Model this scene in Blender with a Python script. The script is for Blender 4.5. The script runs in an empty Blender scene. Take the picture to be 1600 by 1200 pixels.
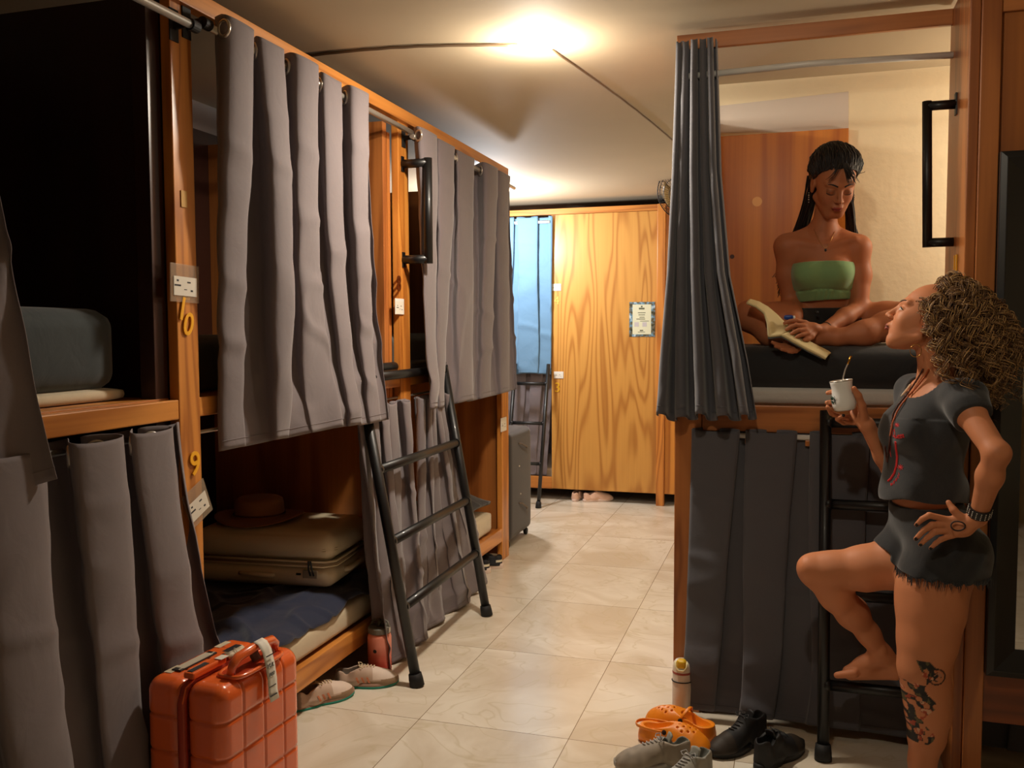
import bpy, bmesh, math, random, os
import numpy as np
from mathutils import Vector, Matrix, Euler
from mathutils.bvhtree import BVHTree

S = bpy.context.scene
COL = S.collection
PI = math.pi

# ------------------------------------------------------------------ camera
F_PX = 1405.0
CAM = np.array([0.0, 0.0, 1.5])

def _cam_rot(yaw, pitch, roll):
    cy, sy = math.cos(yaw), math.sin(yaw)
    cp, sp = math.cos(pitch), math.sin(pitch)
    cr, sr = math.cos(roll), math.sin(roll)
    B = np.array([[1, 0, 0], [0, 0, -1], [0, 1, 0]], float)
    Rx = np.array([[1, 0, 0], [0, cp, -sp], [0, sp, cp]])
    Rz = np.array([[cy, -sy, 0], [sy, cy, 0], [0, 0, 1]])
    Rr = np.array([[cr, -sr, 0], [sr, cr, 0], [0, 0, 1]])
    return Rz @ Rx @ B @ Rr

ROT = _cam_rot(.2987, -.0602, -.0038)
cam_data = bpy.data.cameras.new('camera')
cam_data.sensor_width = 36
cam_data.lens = 36 * F_PX / 1600
cam_data.clip_start = .05
cam = bpy.data.objects.new('camera', cam_data)
COL.objects.link(cam)
m4 = Matrix.Identity(4)
for i in range(3):
    for j in range(3):
        m4[i][j] = ROT[i, j]
m4.translation = Vector(CAM)
cam.matrix_world = m4
S.camera = cam

# ------------------------------------------------------------------ world, exposure, lights
S.view_settings.view_transform = 'Standard'
S.view_settings.look = 'None'
S.view_settings.exposure = 0.0
S.view_settings.gamma = 1
S.view_settings.use_curve_mapping = False
world = bpy.data.worlds.new('world')
S.world = world
world.use_nodes = True
world.node_tree.nodes['Background'].inputs[0].default_value = (1.0, .72, .48, 1)
world.node_tree.nodes['Background'].inputs[1].default_value = .012

def light(name, kind, loc, energy, color, size=.1, rot=None):
    d = bpy.data.lights.new(name, kind)
    d.energy = energy
    d.color = color
    if kind == 'AREA':
        d.shape = 'DISK'
        d.size = size
    else:
        d.shadow_soft_size = size
    o = bpy.data.objects.new(name, d)
    COL.objects.link(o)
    o.location = loc
    if rot:
        o.rotation_euler = rot
    return o

CEIL = 2.62
LAMP = (-0.955, 3.45, CEIL)
light('ceiling_lamp_light', 'AREA', (LAMP[0], LAMP[1], CEIL - .040), 31, (1.0, .89, .74), .13)
light('ceiling_lamp_glow', 'POINT', (LAMP[0], LAMP[1], CEIL - .13), 17, (1.0, .88, .72), .05)
light('rear_aisle_lamp_light', 'POINT', (-2.3, 6.85, CEIL - .34), 88, (.96, .97, 1.0), .07)
fa_ = light('front_aisle_spot', 'SPOT', (-.15, 1.35, CEIL - .06), 34, (1.0, .86, .66), .04)
fa_.data.spot_size = math.radians(86); fa_.data.spot_blend = .7
fa_.rotation_euler = (Vector((.42, 3.9, 1.55)) - Vector((-.15, 1.35, CEIL - .06))).to_track_quat('-Z', 'Y').to_euler()
light('niche_reading_lamp_light', 'POINT', (1.15, 3.95, 2.1), 20, (1.0, .88, .70), .05)

# ------------------------------------------------------------------ pixel rays -> world points at a real plane
def ray(px, py):
    return ROT @ np.array([(px - 800) / F_PX, -(py - 600) / F_PX, -1.0])

def LX(px, py, X):
    d = ray(px, py); return CAM + d * (X / d[0])

def LY(px, py, Y):
    d = ray(px, py); return CAM + d * (Y / d[1])

def LZ(px, py, Z=0.0):
    d = ray(px, py); return CAM + d * ((Z - CAM[2]) / d[2])

# ------------------------------------------------------------------ materials
def lin(c):
    return tuple(((v / 255) / 12.92 if v / 255 <= .04045 else ((v / 255 + .055) / 1.055) ** 2.4) for v in c)

def rgba(c):
    return (*lin(c), 1)

def newmat(name):
    m = bpy.data.materials.new(name)
    m.use_nodes = True
    return m, m.node_tree.nodes, m.node_tree.links, m.node_tree.nodes['Principled BSDF']

def plain(name, c, rough=.5, metal=0, coat=0, emit=None, bump=0, bscale=60, var=0.0):
    m, N, L, P = newmat(name)
    P.inputs['Base Color'].default_value = rgba(c)
    P.inputs['Roughness'].default_value = rough
    P.inputs['Metallic'].default_value = metal
    P.inputs['Coat Weight'].default_value = coat
    if var or bump:
        tc = N.new('ShaderNodeTexCoord')
        nz = N.new('ShaderNodeTexNoise')
        nz.inputs['Scale'].default_value = bscale
        nz.inputs['Detail'].default_value = 4
        L.new(tc.outputs['Object'], nz.inputs['Vector'])
    if var:
        mx = N.new('ShaderNodeMix'); mx.data_type = 'RGBA'
        mx.inputs[6].default_value = (*[v * (1 - var) for v in lin(c)], 1)
        mx.inputs[7].default_value = (*[min(1, v * (1 + var)) for v in lin(c)], 1)
        nv = N.new('ShaderNodeTexNoise')
        nv.inputs['Scale'].default_value = bscale * .2
        nv.inputs['Detail'].default_value = 5
        L.new(tc.outputs['Object'], nv.inputs['Vector'])
        L.new(nv.outputs['Fac'], mx.inputs[0])
        L.new(mx.outputs[2], P.inputs['Base Color'])
    if bump:
        b = N.new('ShaderNodeBump')
        b.inputs['Strength'].default_value = bump
        b.inputs['Distance'].default_value = .002
        L.new(nz.outputs['Fac'], b.inputs['Height'])
        L.new(b.outputs['Normal'], P.inputs['Normal'])
    if emit:
        P.inputs['Emission Color'].default_value = rgba(c)
        P.inputs['Emission Strength'].default_value = emit
    return m

def wood(name, dark, light_, axis='Z', scale=1.0, rough=.38, rings=5.0, coat=.25, streak=.5):
    """stained pine: long grain bands along AXIS with a few knots"""
    m, N, L, P = newmat(name)
    tc = N.new('ShaderNodeTexCoord')
    mp = N.new('ShaderNodeMapping')
    sc = {'X': (.5, 5, 5), 'Y': (5, .5, 5), 'Z': (5, 5, .5)}[axis]
    mp.inputs['Scale'].default_value = [v * scale for v in sc]
    L.new(tc.outputs['Object'], mp.inputs['Vector'])
    n1 = N.new('ShaderNodeTexNoise')
    n1.inputs['Scale'].default_value = 1.6
    n1.inputs['Detail'].default_value = 1.5
    n1.inputs['Distortion'].default_value = .3
    L.new(mp.outputs[0], n1.inputs['Vector'])
    mul = N.new('ShaderNodeMath'); mul.operation = 'MULTIPLY'; mul.inputs[1].default_value = rings * 6.28
    L.new(n1.outputs['Fac'], mul.inputs[0])
    sn = N.new('ShaderNodeMath'); sn.operation = 'SINE'
    L.new(mul.outputs[0], sn.inputs[0])
    mr = N.new('ShaderNodeMapRange')
    mr.inputs[1].default_value = -1; mr.inputs[2].default_value = 1
    L.new(sn.outputs[0], mr.inputs[0])
    pw = N.new('ShaderNodeMath'); pw.operation = 'POWER'; pw.inputs[1].default_value = 2.6
    L.new(mr.outputs[0], pw.inputs[0])
    mp2 = N.new('ShaderNodeMapping')
    sc2 = {'X': (1.2, 60, 60), 'Y': (60, 1.2, 60), 'Z': (60, 60, 1.2)}[axis]
    mp2.inputs['Scale'].default_value = sc2
    L.new(tc.outputs['Object'], mp2.inputs['Vector'])
    n2 = N.new('ShaderNodeTexNoise')
    n2.inputs['Scale'].default_value = 1.4
    n2.inputs['Detail'].default_value = 4
    L.new(mp2.outputs[0], n2.inputs['Vector'])
    add = N.new('ShaderNodeMath'); add.operation = 'MULTIPLY_ADD'
    add.inputs[1].default_value = streak
    L.new(n2.outputs['Fac'], add.inputs[0])
    ml2 = N.new('ShaderNodeMath'); ml2.operation = 'MULTIPLY'; ml2.inputs[1].default_value = .55
    L.new(pw.outputs[0], ml2.inputs[0])
    L.new(ml2.outputs[0], add.inputs[2])
    mx = N.new('ShaderNodeMix'); mx.data_type = 'RGBA'
    mx.inputs[6].default_value = rgba(light_)
    mx.inputs[7].default_value = rgba(dark)
    L.new(add.outputs[0], mx.inputs[0])
    L.new(mx.outputs[2], P.inputs['Base Color'])
    P.inputs['Roughness'].default_value = rough
    P.inputs['Coat Weight'].default_value = coat
    P.inputs['Coat Roughness'].default_value = .25
    b = N.new('ShaderNodeBump')
    b.inputs['Strength'].default_value = .15
    b.inputs['Distance'].default_value = .001
    L.new(n2.outputs['Fac'], b.inputs['Height'])
    L.new(b.outputs['Normal'], P.inputs['Normal'])
    return m

def fabric(name, c, rough=.85, weave=900, sheen=.25, wrinkle=.0, heather=0.0):
    m, N, L, P = newmat(name)
    P.inputs['Roughness'].default_value = rough
    P.inputs['Sheen Weight'].default_value = sheen
    tc = N.new('ShaderNodeTexCoord')
    nz = N.new('ShaderNodeTexNoise')
    nz.inputs['Scale'].default_value = weave
    nz.inputs['Detail'].default_value = 2
    L.new(tc.outputs['Object'], nz.inputs['Vector'])
    mx = N.new('ShaderNodeMix'); mx.data_type = 'RGBA'
    v = .12 + heather
    mx.inputs[6].default_value = (*[x * (1 - v) for x in lin(c)], 1)
    mx.inputs[7].default_value = (*[min(1, x * (1 + v)) for x in lin(c)], 1)
    L.new(nz.outputs['Fac'], mx.inputs[0])
    L.new(mx.outputs[2], P.inputs['Base Color'])
    n3 = N.new('ShaderNodeTexNoise')
    n3.inputs['Scale'].default_value = 9
    n3.inputs['Detail'].default_value = 5
    n3.inputs['Distortion'].default_value = .8
    L.new(tc.outputs['Object'], n3.inputs['Vector'])
    b2 = N.new('ShaderNodeBump')
    b2.inputs['Strength'].default_value = wrinkle
    b2.inputs['Distance'].default_value = .02
    L.new(n3.outputs['Fac'], b2.inputs['Height'])
    b = N.new('ShaderNodeBump')
    b.inputs['Strength'].default_value = .12
    b.inputs['Distance'].default_value = .0008
    L.new(nz.outputs['Fac'], b.inputs['Height'])
    L.new(b2.outputs['Normal'], b.inputs['Normal'])
    L.new(b.outputs['Normal'], P.inputs['Normal'])
    return m

def vcol(name, rough=.5, sss=0.0, spec=.5, coat=0, bump=0.0, bscale=250):
    m, N, L, P = newmat(name)
    a = N.new('ShaderNodeVertexColor'); a.layer_name = 'Col'
    L.new(a.outputs['Color'], P.inputs['Base Color'])
    P.inputs['Roughness'].default_value = rough
    P.inputs['Specular IOR Level'].default_value = spec
    P.inputs['Coat Weight'].default_value = coat
    if sss:
        P.inputs['Subsurface Weight'].default_value = sss
        P.inputs['Subsurface Radius'].default_value = (.9, .3, .15)
        P.inputs['Subsurface Scale'].default_value = .006
    if bump:
        tc = N.new('ShaderNodeTexCoord')
        nz = N.new('ShaderNodeTexNoise'); nz.inputs['Scale'].default_value = bscale
        L.new(tc.outputs['Object'], nz.inputs['Vector'])
        b = N.new('ShaderNodeBump'); b.inputs['Strength'].default_value = bump; b.inputs['Distance'].default_value = .001
        L.new(nz.outputs['Fac'], b.inputs['Height']); L.new(b.outputs['Normal'], P.inputs['Normal'])
    return m

M = {}
M['pine_z'] = wood('orange_pine_upright', (158, 88, 30), (226, 150, 66), 'Z')
M['pine_y'] = wood('orange_pine_lengthwise', (166, 94, 32), (232, 156, 72), 'Y')
M['pine_x'] = wood('orange_pine_crosswise', (158, 90, 32), (222, 146, 66), 'X')
M['board'] = wood('brown_stained_board', (128, 70, 30), (196, 122, 58), 'Z', scale=.5, rings=3.5)
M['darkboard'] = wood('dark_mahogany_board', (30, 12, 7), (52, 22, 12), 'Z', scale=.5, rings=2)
M['closet'] = wood('brown_closet_board', (132, 74, 32), (186, 114, 54), 'Z', scale=.35, rings=4)
M['redpine_z'] = wood('red_brown_pine_upright', (130, 70, 32), (194, 120, 60), 'Z')
M['redpine_x'] = wood('red_brown_pine_crosswise', (134, 74, 36), (196, 124, 66), 'X')
M['plywood'] = wood('golden_fir_plywood', (160, 96, 34), (216, 160, 80), 'Z', scale=.5, rings=13, streak=.3, coat=.1)
M['curtain'] = fabric('warm_grey_curtain_cloth', (116, 106, 108), wrinkle=.12)
M['curtain_slate'] = fabric('slate_grey_curtain_cloth', (84, 83, 89), wrinkle=.12)
M['curtain_blue'] = fabric('light_blue_curtain_cloth', (98, 136, 168), wrinkle=.25)
M['chrome'] = plain('brushed_steel', (206, 200, 190), .3, .75)
M['black_metal'] = plain('black_painted_steel', (12, 12, 13), .45, 0, coat=.1, bump=.1, bscale=90)
M['black_rubber'] = plain('black_rubber', (17, 16, 16), .7)
M['white_rod'] = plain('white_painted_tube', (214, 212, 206), .35)
M['plaster'] = plain('cream_plaster', (230, 216, 182), .8, bump=.9, bscale=30, var=.06)
M['ceiling_paint'] = plain('ceiling_paint', (188, 172, 144), .75, bump=.35, bscale=14, var=.06)
M['grey_wall'] = plain('grey_wall_paint', (150, 144, 144), .8, bump=.3, bscale=30)
M['white_plastic'] = plain('white_plastic', (228, 226, 220), .35)
M['paper'] = plain('white_paper', (226, 220, 206), .6)
M['gold'] = plain('gold_enamel', (250, 182, 36), .35, .0, coat=.4)
M['clear'] = plain('clear_vinyl_sleeve', (196, 176, 150), .2, 0, coat=.6)
M['clear'].node_tree.nodes['Principled BSDF'].inputs['Alpha'].default_value = .32
M['ink'] = plain('dark_ink', (40, 40, 44), .6)

# ------------------------------------------------------------------ mesh builder
class MB:
    def __init__(self):
        self.v = []; self.f = []
    def add(self, vs, fs):
        n = len(self.v)
        self.v += [tuple(map(float, p)) for p in vs]
        self.f += [tuple(i + n for i in q) for q in fs]
        return self
    def box(self, x0, x1, y0, y1, z0, z1):
        vs = [(x, y, z) for z in (z0, z1) for y in (y0, y1) for x in (x0, x1)]
        return self.add(vs, [(0, 2, 3, 1), (4, 5, 7, 6), (0, 1, 5, 4), (2, 6, 7, 3), (0, 4, 6, 2), (1, 3, 7, 5)])
    def obox(self, c, ax, ay, az, hx, hy, hz):
        c, ax, ay, az = (np.array(q, float) for q in (c, ax, ay, az))
        vs = [c + ax * hx * sx + ay * hy * sy + az * hz * sz for sz in (-1, 1) for sy in (-1, 1) for sx in (-1, 1)]
        return self.add(vs, [(0, 2, 3, 1), (4, 5, 7, 6), (0, 1, 5, 4), (2, 6, 7, 3), (0, 4, 6, 2), (1, 3, 7, 5)])
    def tube(self, pts, r, n=12, cap=True, closed=False):
        pts = [np.array(p, float) for p in pts]
        m = len(pts)
        rr = r if hasattr(r, '__len__') else [r] * m
        vs, fs = [], []
        up = None
        for i in range(m):
            if closed:
                t = pts[(i + 1) % m] - pts[i - 1]
            else:
                t = pts[min(i + 1, m - 1)] - pts[max(i - 1, 0)]
            t = t / (np.linalg.norm(t) + 1e-12)
            if up is None:
                up = np.array([0, 0, 1.0]) if abs(t[2]) < .9 else np.array([1.0, 0, 0])
            a = np.cross(t, up); a /= np.linalg.norm(a) + 1e-12
            b = np.cross(a, t); up = b
            for k in range(n):
                w = 2 * PI * k / n
                vs.append(pts[i] + (a * math.cos(w) + b * math.sin(w)) * rr[i])
        for i in range(m if closed else m - 1):
            for k in range(n):
                j = (i + 1) % m
                fs.append((i * n + k, i * n + (k + 1) % n, j * n + (k + 1) % n, j * n + k))
        if cap and not closed:
            fs.append(tuple(range(n))[::-1])
            fs.append(tuple(range((m - 1) * n, m * n)))
        return self.add(vs, fs)
    def lathe(self, prof, c=(0, 0, 0), n=32, axis=None, cap=True):
        """prof: list of (radius, height)"""
        c = np.array(c, float)
        A = np.array(axis if axis is not None else (0, 0, 1), float); A /= np.linalg.norm(A)
        t = np.array([1.0, 0, 0]) if abs(A[0]) < .9 else np.array([0, 1.0, 0])
        U = np.cross(A, t); U /= np.linalg.norm(U); V = np.cross(A, U)
        vs, fs = [], []
        for (r, h) in prof:
            for k in range(n):
                w = 2 * PI * k / n
                vs.append(c + A * h + (U * math.cos(w) + V * math.sin(w)) * r)
        for i in range(len(prof) - 1):
            for k in range(n):
                fs.append((i * n + k, i * n + (k + 1) % n, (i + 1) * n + (k + 1) % n, (i + 1) * n + k))
        if cap:
            if prof[0][0] > 1e-5: fs.append(tuple(range(n))[::-1])
            if prof[-1][0] > 1e-5: fs.append(tuple(range((len(prof) - 1) * n, len(prof) * n)))
        return self.add(vs, fs)
    def ball(self, c, r, n=16, sc=(1, 1, 1)):
        vs, fs = [], []
        m = n // 2
        for i in range(m + 1):
            ph = PI * i / m
            for k in range(n):
                w = 2 * PI * k / n
                vs.append((c[0] + r * sc[0] * math.sin(ph) * math.cos(w), c[1] + r * sc[1] * math.sin(ph) * math.sin(w), c[2] + r * sc[2] * math.cos(ph)))
        for i in range(m):
            for k in range(n):
                fs.append((i * n + k, (i + 1) * n + k, (i + 1) * n + (k + 1) % n, i * n + (k + 1) % n))
        return self.add(vs, fs)
    def prism(self, poly, o, u, v, w, t):
        """polygon poly (2D) in plane o + a*u + b*v, thickness t along w"""
        o, u, v, w = (np.array(q, float) for q in (o, u, v, w))
        n = len(poly)
        vs = [o + u * a + v * b for a, b in poly] + [o + u * a + v * b + w * t for a, b in poly]
        fs = [tuple(range(n))[::-1], tuple(range(n, 2 * n))]
        for i in range(n):
            j = (i + 1) % n
            fs.append((i, j, n + j, n + i))
        return self.add(vs, fs)
    def grid(self, P, closed_u=False):
        """P: (nu, nv, 3) array"""
        P = np.asarray(P); nu, nv = P.shape[:2]
        vs = P.reshape(-1, 3)
        fs = []
        for i in range(nu if closed_u else nu - 1):
            j = (i + 1) % nu
            for k in range(nv - 1):
                fs.append((i * nv + k, j * nv + k, j * nv + k + 1, i * nv + k + 1))
        return self.add(vs, fs)

def link(name, mesh, parent=None):
    o = bpy.data.objects.new(name, mesh)
    COL.objects.link(o)
    if parent is not None:
        o.parent = parent
        o.matrix_parent_inverse = Matrix.Identity(4)
    return o

def build(name, mb, mat, parent=None, smooth=False, bevel=0, loc=(0, 0, 0), solid=0, sub=0, seg=2):
    me = bpy.data.meshes.new(name)
    me.from_pydata(mb.v, [], mb.f)
    bm = bmesh.new(); bm.from_mesh(me)
    bmesh.ops.recalc_face_normals(bm, faces=bm.faces)
    bm.to_mesh(me); bm.free()
    if isinstance(mat, (list, tuple)):
        for q in mat: me.materials.append(q)
    else:
        me.materials.append(mat)
    if smooth:
        me.polygons.foreach_set('use_smooth', [True] * len(me.polygons))
    me.update()
    o = link(name, me, parent)
    if solid:
        md = o.modifiers.new('solid', 'SOLIDIFY'); md.thickness = solid; md.offset = 0
    if bevel:
        md = o.modifiers.new('bevel', 'BEVEL'); md.width = bevel; md.segments = seg; md.limit_method = 'ANGLE'; md.angle_limit = .6
        if smooth: 
            md2 = o.modifiers.new('wn', 'WEIGHTED_NORMAL')
    if sub:
        md = o.modifiers.new('sub', 'SUBSURF'); md.levels = sub; md.render_levels = sub
    o.location = loc
    return o

def tag(o, label, cat, group=None, kind=None):
    o['label'] = label
    o['category'] = cat
    if group: o['group'] = group
    if kind: o['kind'] = kind
    return o

def thing(name, label, cat, loc=(0, 0, 0), rz=0, group=None):
    o = bpy.data.objects.new(name, None)
    COL.objects.link(o)
    o.location = loc
    o.rotation_euler = (0, 0, rz)
    return tag(o, label, cat, group)

def struct(name, mb, mat, **k):
    o = build(name, mb, mat, **k)
    o['kind'] = 'structure'
    return o

def text(name, s, mat, parent, origin, right, up, size, extrude=.001, align='CENTER', shear=0, offset=0):
    cu = bpy.data.curves.new(name, 'FONT')
    cu.body = s; cu.size = size; cu.extrude = extrude; cu.align_x = align; cu.align_y = 'CENTER'; cu.shear = shear
    cu.resolution_u = 4
    cu.offset = offset
    tmp = bpy.data.objects.new('tmp_text', cu)
    COL.objects.link(tmp)
    dg = bpy.context.evaluated_depsgraph_get()
    me = bpy.data.meshes.new_from_object(tmp.evaluated_get(dg))
    bpy.data.objects.remove(tmp); bpy.data.curves.remove(cu)
    me.materials.clear(); me.materials.append(mat)
    o = bpy.data.objects.new(name, me)
    COL.objects.link(o)
    r = Vector(right).normalized(); u = Vector(up).normalized(); n = r.cross(u)
    mt = Matrix((( r.x, u.x, n.x, origin[0]), (r.y, u.y, n.y, origin[1]), (r.z, u.z, n.z, origin[2]), (0, 0, 0, 1)))
    o.matrix_world = mt
    if parent is not None:
        o.parent = parent
        o.matrix_parent_inverse = parent.matrix_world.inverted() if parent.type != 'EMPTY' else Matrix.Identity(4)
        o.matrix_local = mt
    return o

def copy_tree(o, parent=None):
    c = o.copy(); COL.objects.link(c)
    if parent is not None: c.parent = parent
    for ch in list(o.children):
        copy_tree(ch, c)
    return c
# ================================================================== the room shell
XW = -2.78          # wall behind the left bunks
XR = 1.75           # wall on the right
YB = 8.75           # far wall
YN = -1.6           # wall behind the camera

def tile_floor():
    m, N, L, P = newmat('cream_marble_tiles')
    tc = N.new('ShaderNodeTexCoord')
    sep = N.new('ShaderNodeSeparateXYZ'); L.new(tc.outputs['Object'], sep.inputs[0])
    def joint(out, size, off):
        a = N.new('ShaderNodeMath'); a.operation = 'ADD'; a.inputs[1].default_value = -off + 50 * size
        L.new(out, a.inputs[0])
        b = N.new('ShaderNodeMath'); b.operation = 'MODULO'; b.inputs[1].default_value = size
        L.new(a.outputs[0], b.inputs[0])
        c = N.new('ShaderNodeMath'); c.operation = 'SUBTRACT'; c.inputs[1].default_value = size / 2
        L.new(b.outputs[0], c.inputs[0])
        d = N.new('ShaderNodeMath'); d.operation = 'ABSOLUTE'; L.new(c.outputs[0], d.inputs[0])
        e = N.new('ShaderNodeMath'); e.operation = 'GREATER_THAN'; e.inputs[1].default_value = size / 2 - .0014
        L.new(d.outputs[0], e.inputs[0])
        # tile index
        q = N.new('ShaderNodeMath'); q.operation = 'DIVIDE'; q.inputs[1].default_value = size; L.new(a.outputs[0], q.inputs[0])
        fl = N.new('ShaderNodeMath'); fl.operation = 'FLOOR'; L.new(q.outputs[0], fl.inputs[0])
        return e.outputs[0], fl.outputs[0]
    jx, ix = joint(sep.outputs['X'], .5924, -1.3452)
    jy, iy = joint(sep.outputs['Y'], .8057, 3.1332)
    mxj = N.new('ShaderNodeMath'); mxj.operation = 'MAXIMUM'; L.new(jx, mxj.inputs[0]); L.new(jy, mxj.inputs[1])
    cb = N.new('ShaderNodeCombineXYZ'); L.new(ix, cb.inputs[0]); L.new(iy, cb.inputs[1])
    sc = N.new('ShaderNodeVectorMath'); sc.operation = 'SCALE'; sc.inputs['Scale'].default_value = 3.7; L.new(cb.outputs[0], sc.inputs[0])
    ad = N.new('ShaderNodeVectorMath'); ad.operation = 'ADD'; L.new(sc.outputs[0], ad.inputs[0]); L.new(tc.outputs['Object'], ad.inputs[1])
    n1 = N.new('ShaderNodeTexNoise'); n1.inputs['Scale'].default_value = 1.6; n1.inputs['Detail'].default_value = 5; n1.inputs['Distortion'].default_value = 1.6
    L.new(ad.outputs[0], n1.inputs['Vector'])
    n2 = N.new('ShaderNodeTexNoise'); n2.inputs['Scale'].default_value = 2.2; n2.inputs['Detail'].default_value = 2; n2.inputs['Distortion'].default_value = 2.5
    L.new(ad.outputs[0], n2.inputs['Vector'])
    # thin veins where n2 crosses .5
    s1 = N.new('ShaderNodeMath'); s1.operation = 'SUBTRACT'; s1.inputs[1].default_value = .5; L.new(n2.outputs['Fac'], s1.inputs[0])
    s2 = N.new('ShaderNodeMath'); s2.operation = 'ABSOLUTE'; L.new(s1.outputs[0], s2.inputs[0])
    s3 = N.new('ShaderNodeMapRange'); s3.inputs[1].default_value = 0; s3.inputs[2].default_value = .02; s3.inputs[3].default_value = .5; s3.inputs[4].default_value = 0
    L.new(s2.outputs[0], s3.inputs[0])
    r = N.new('ShaderNodeValToRGB')
    r.color_ramp.elements[0].position = .35; r.color_ramp.elements[0].color = rgba((214, 200, 178))
    r.color_ramp.elements[1].position = .62; r.color_ramp.elements[1].color = rgba((236, 228, 212))
    L.new(n1.outputs['Fac'], r.inputs[0])
    v = N.new('ShaderNodeMix'); v.data_type = 'RGBA'; v.inputs[7].default_value = rgba((206, 192, 160))
    L.new(s3.outputs[0], v.inputs[0]); L.new(r.outputs[0], v.inputs[6])
    g = N.new('ShaderNodeMix'); g.data_type = 'RGBA'; g.inputs[7].default_value = rgba((132, 112, 84))
    L.new(mxj.outputs[0], g.inputs[0]); L.new(v.outputs[2], g.inputs[6])
    L.new(g.outputs[2], P.inputs['Base Color'])
    P.inputs['Roughness'].default_value = .22
    b = N.new('ShaderNodeBump'); b.inputs['Strength'].default_value = .4; b.inputs['Distance'].default_value = .001; b.invert = True
    L.new(mxj.outputs[0], b.inputs['Height']); L.new(b.outputs['Normal'], P.inputs['Normal'])
    return m

struct('floor', MB().box(XW - .1, XR + .1, YN - .1, YB + .1, -.1, 0), tile_floor())
struct('ceiling', MB().box(XW - .1, XR + .1, YN - .1, YB + .1, CEIL, CEIL + .1), M['ceiling_paint'])
struct('wall_left', MB().box(XW - .1, XW, YN - .1, 6.05, 0, CEIL), M['grey_wall'])
struct('wall_left_rear', MB().box(-4.4, -4.3, 5.95, YB + .1, 0, CEIL), M['grey_wall'])
struct('wall_side_passage', MB().box(-4.3, XW - .1, 5.95, 6.05, 0, CEIL), M['grey_wall'])
struct('floor_side_passage', MB().box(-4.4, XW - .1, 5.95, YB + .1, -.1, 0), tile_floor())
struct('ceiling_side_passage', MB().box(-4.4, XW - .1, 5.95, YB + .1, CEIL, CEIL + .1), M['ceiling_paint'])
struct('wall_back', MB().box(-4.4, XR + .1, YB, YB + .1, 0, CEIL), M['grey_wall'])
struct('wall_right', MB().box(XR, XR + .1, YN - .1, YB + .1, 0, CEIL), M['plaster'])
struct('wall_front', MB().box(XW - .1, XR + .1, YN - .1, YN, 0, CEIL), M['plaster'])
YW = 4.3
struct('wall_niche', MB().box(-.40, XR, YW, YW + .12, 0, CEIL), M['plaster'])
struct('wall_niche_side', MB().box(-.40, -.30, YW + .12, YB - 1.1, 0, CEIL), M['plaster'])

pa_ = [LY(1100, 168, YW - .002), LY(1326, 143, YW - .002), LY(1326, 205, YW - .002), LY(1100, 208, YW - .002)]
struct('trim_1', MB().prism([(q[0], q[2]) for q in pa_], (0, YW - .002, 0), (1, 0, 0), (0, 0, 1), (0, 1, 0), .002), plain('bare_grey_plaster', (206, 196, 184), .85, bump=.3, bscale=20))
# ---- ceiling lamp and its cables
lamp_m = plain('lit_lamp_diffuser', (255, 244, 226), .4, emit=40)
t = thing('ceiling_lamp', 'lit round white lamp on the ceiling above the aisle', 'ceiling lamp', (LAMP[0], LAMP[1], CEIL))
build('lamp_base', MB().lathe([(.058, -.012), (.058, 0)], n=40), M['white_plastic'], t, smooth=False)
d = build('diffuser', MB().lathe([(0.0, -.034), (.03, -.033), (.055, -.028), (.068, -.018), (.07, -.012)], n=40, cap=False), lamp_m, t, smooth=True)
d.visible_shadow = True

def cable(pa, pb, r, label, sag=.0, twin=False):
    pa, pb = np.array(pa), np.array(pb)
    mb = MB()
    side = np.cross(pb - pa, [0, 0, 1.0]); side /= np.linalg.norm(side)
    for k in ((-1, 1) if twin else (0,)):
        pts = []
        for i in range(17):
            s = i / 16
            p = pa * (1 - s) + pb * s + side * (sag * math.sin(PI * s) + k * .006)
            p[2] = CEIL - r - .001 - (.0018 * math.sin(7 * s * PI) ** 2)
            pts.append(p)
        mb.tube(pts, r, 8)
    o = build('ceiling_cable', mb, plain('cable_sheath' + label[:4], (120, 98, 74), .6), smooth=True)
    return tag(o, label, 'cable', 'electrical cables on the ceiling')
a0 = LZ(812, 60, CEIL); b0 = LZ(470, 86, CEIL)
cable((LAMP[0] - .075, LAMP[1], CEIL), b0, .004, 'twin brown cable running from the ceiling lamp to the left bunks', -.05, True)
b1 = LZ(1056, 222, CEIL)
cable((LAMP[0] + .03, LAMP[1] + .07, CEIL), (b1[0], b1[1], CEIL), .004, 'single brown cable running from the ceiling lamp back to the right', .02)
# ================================================================== left row of bunks
XF = -1.763
Y1A, Y1B = 2.300, 2.400      # first post
Y2A, Y2B = 3.925, 4.045      # second post
Y3A, Y3B = 5.50, 5.645       # third post

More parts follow.
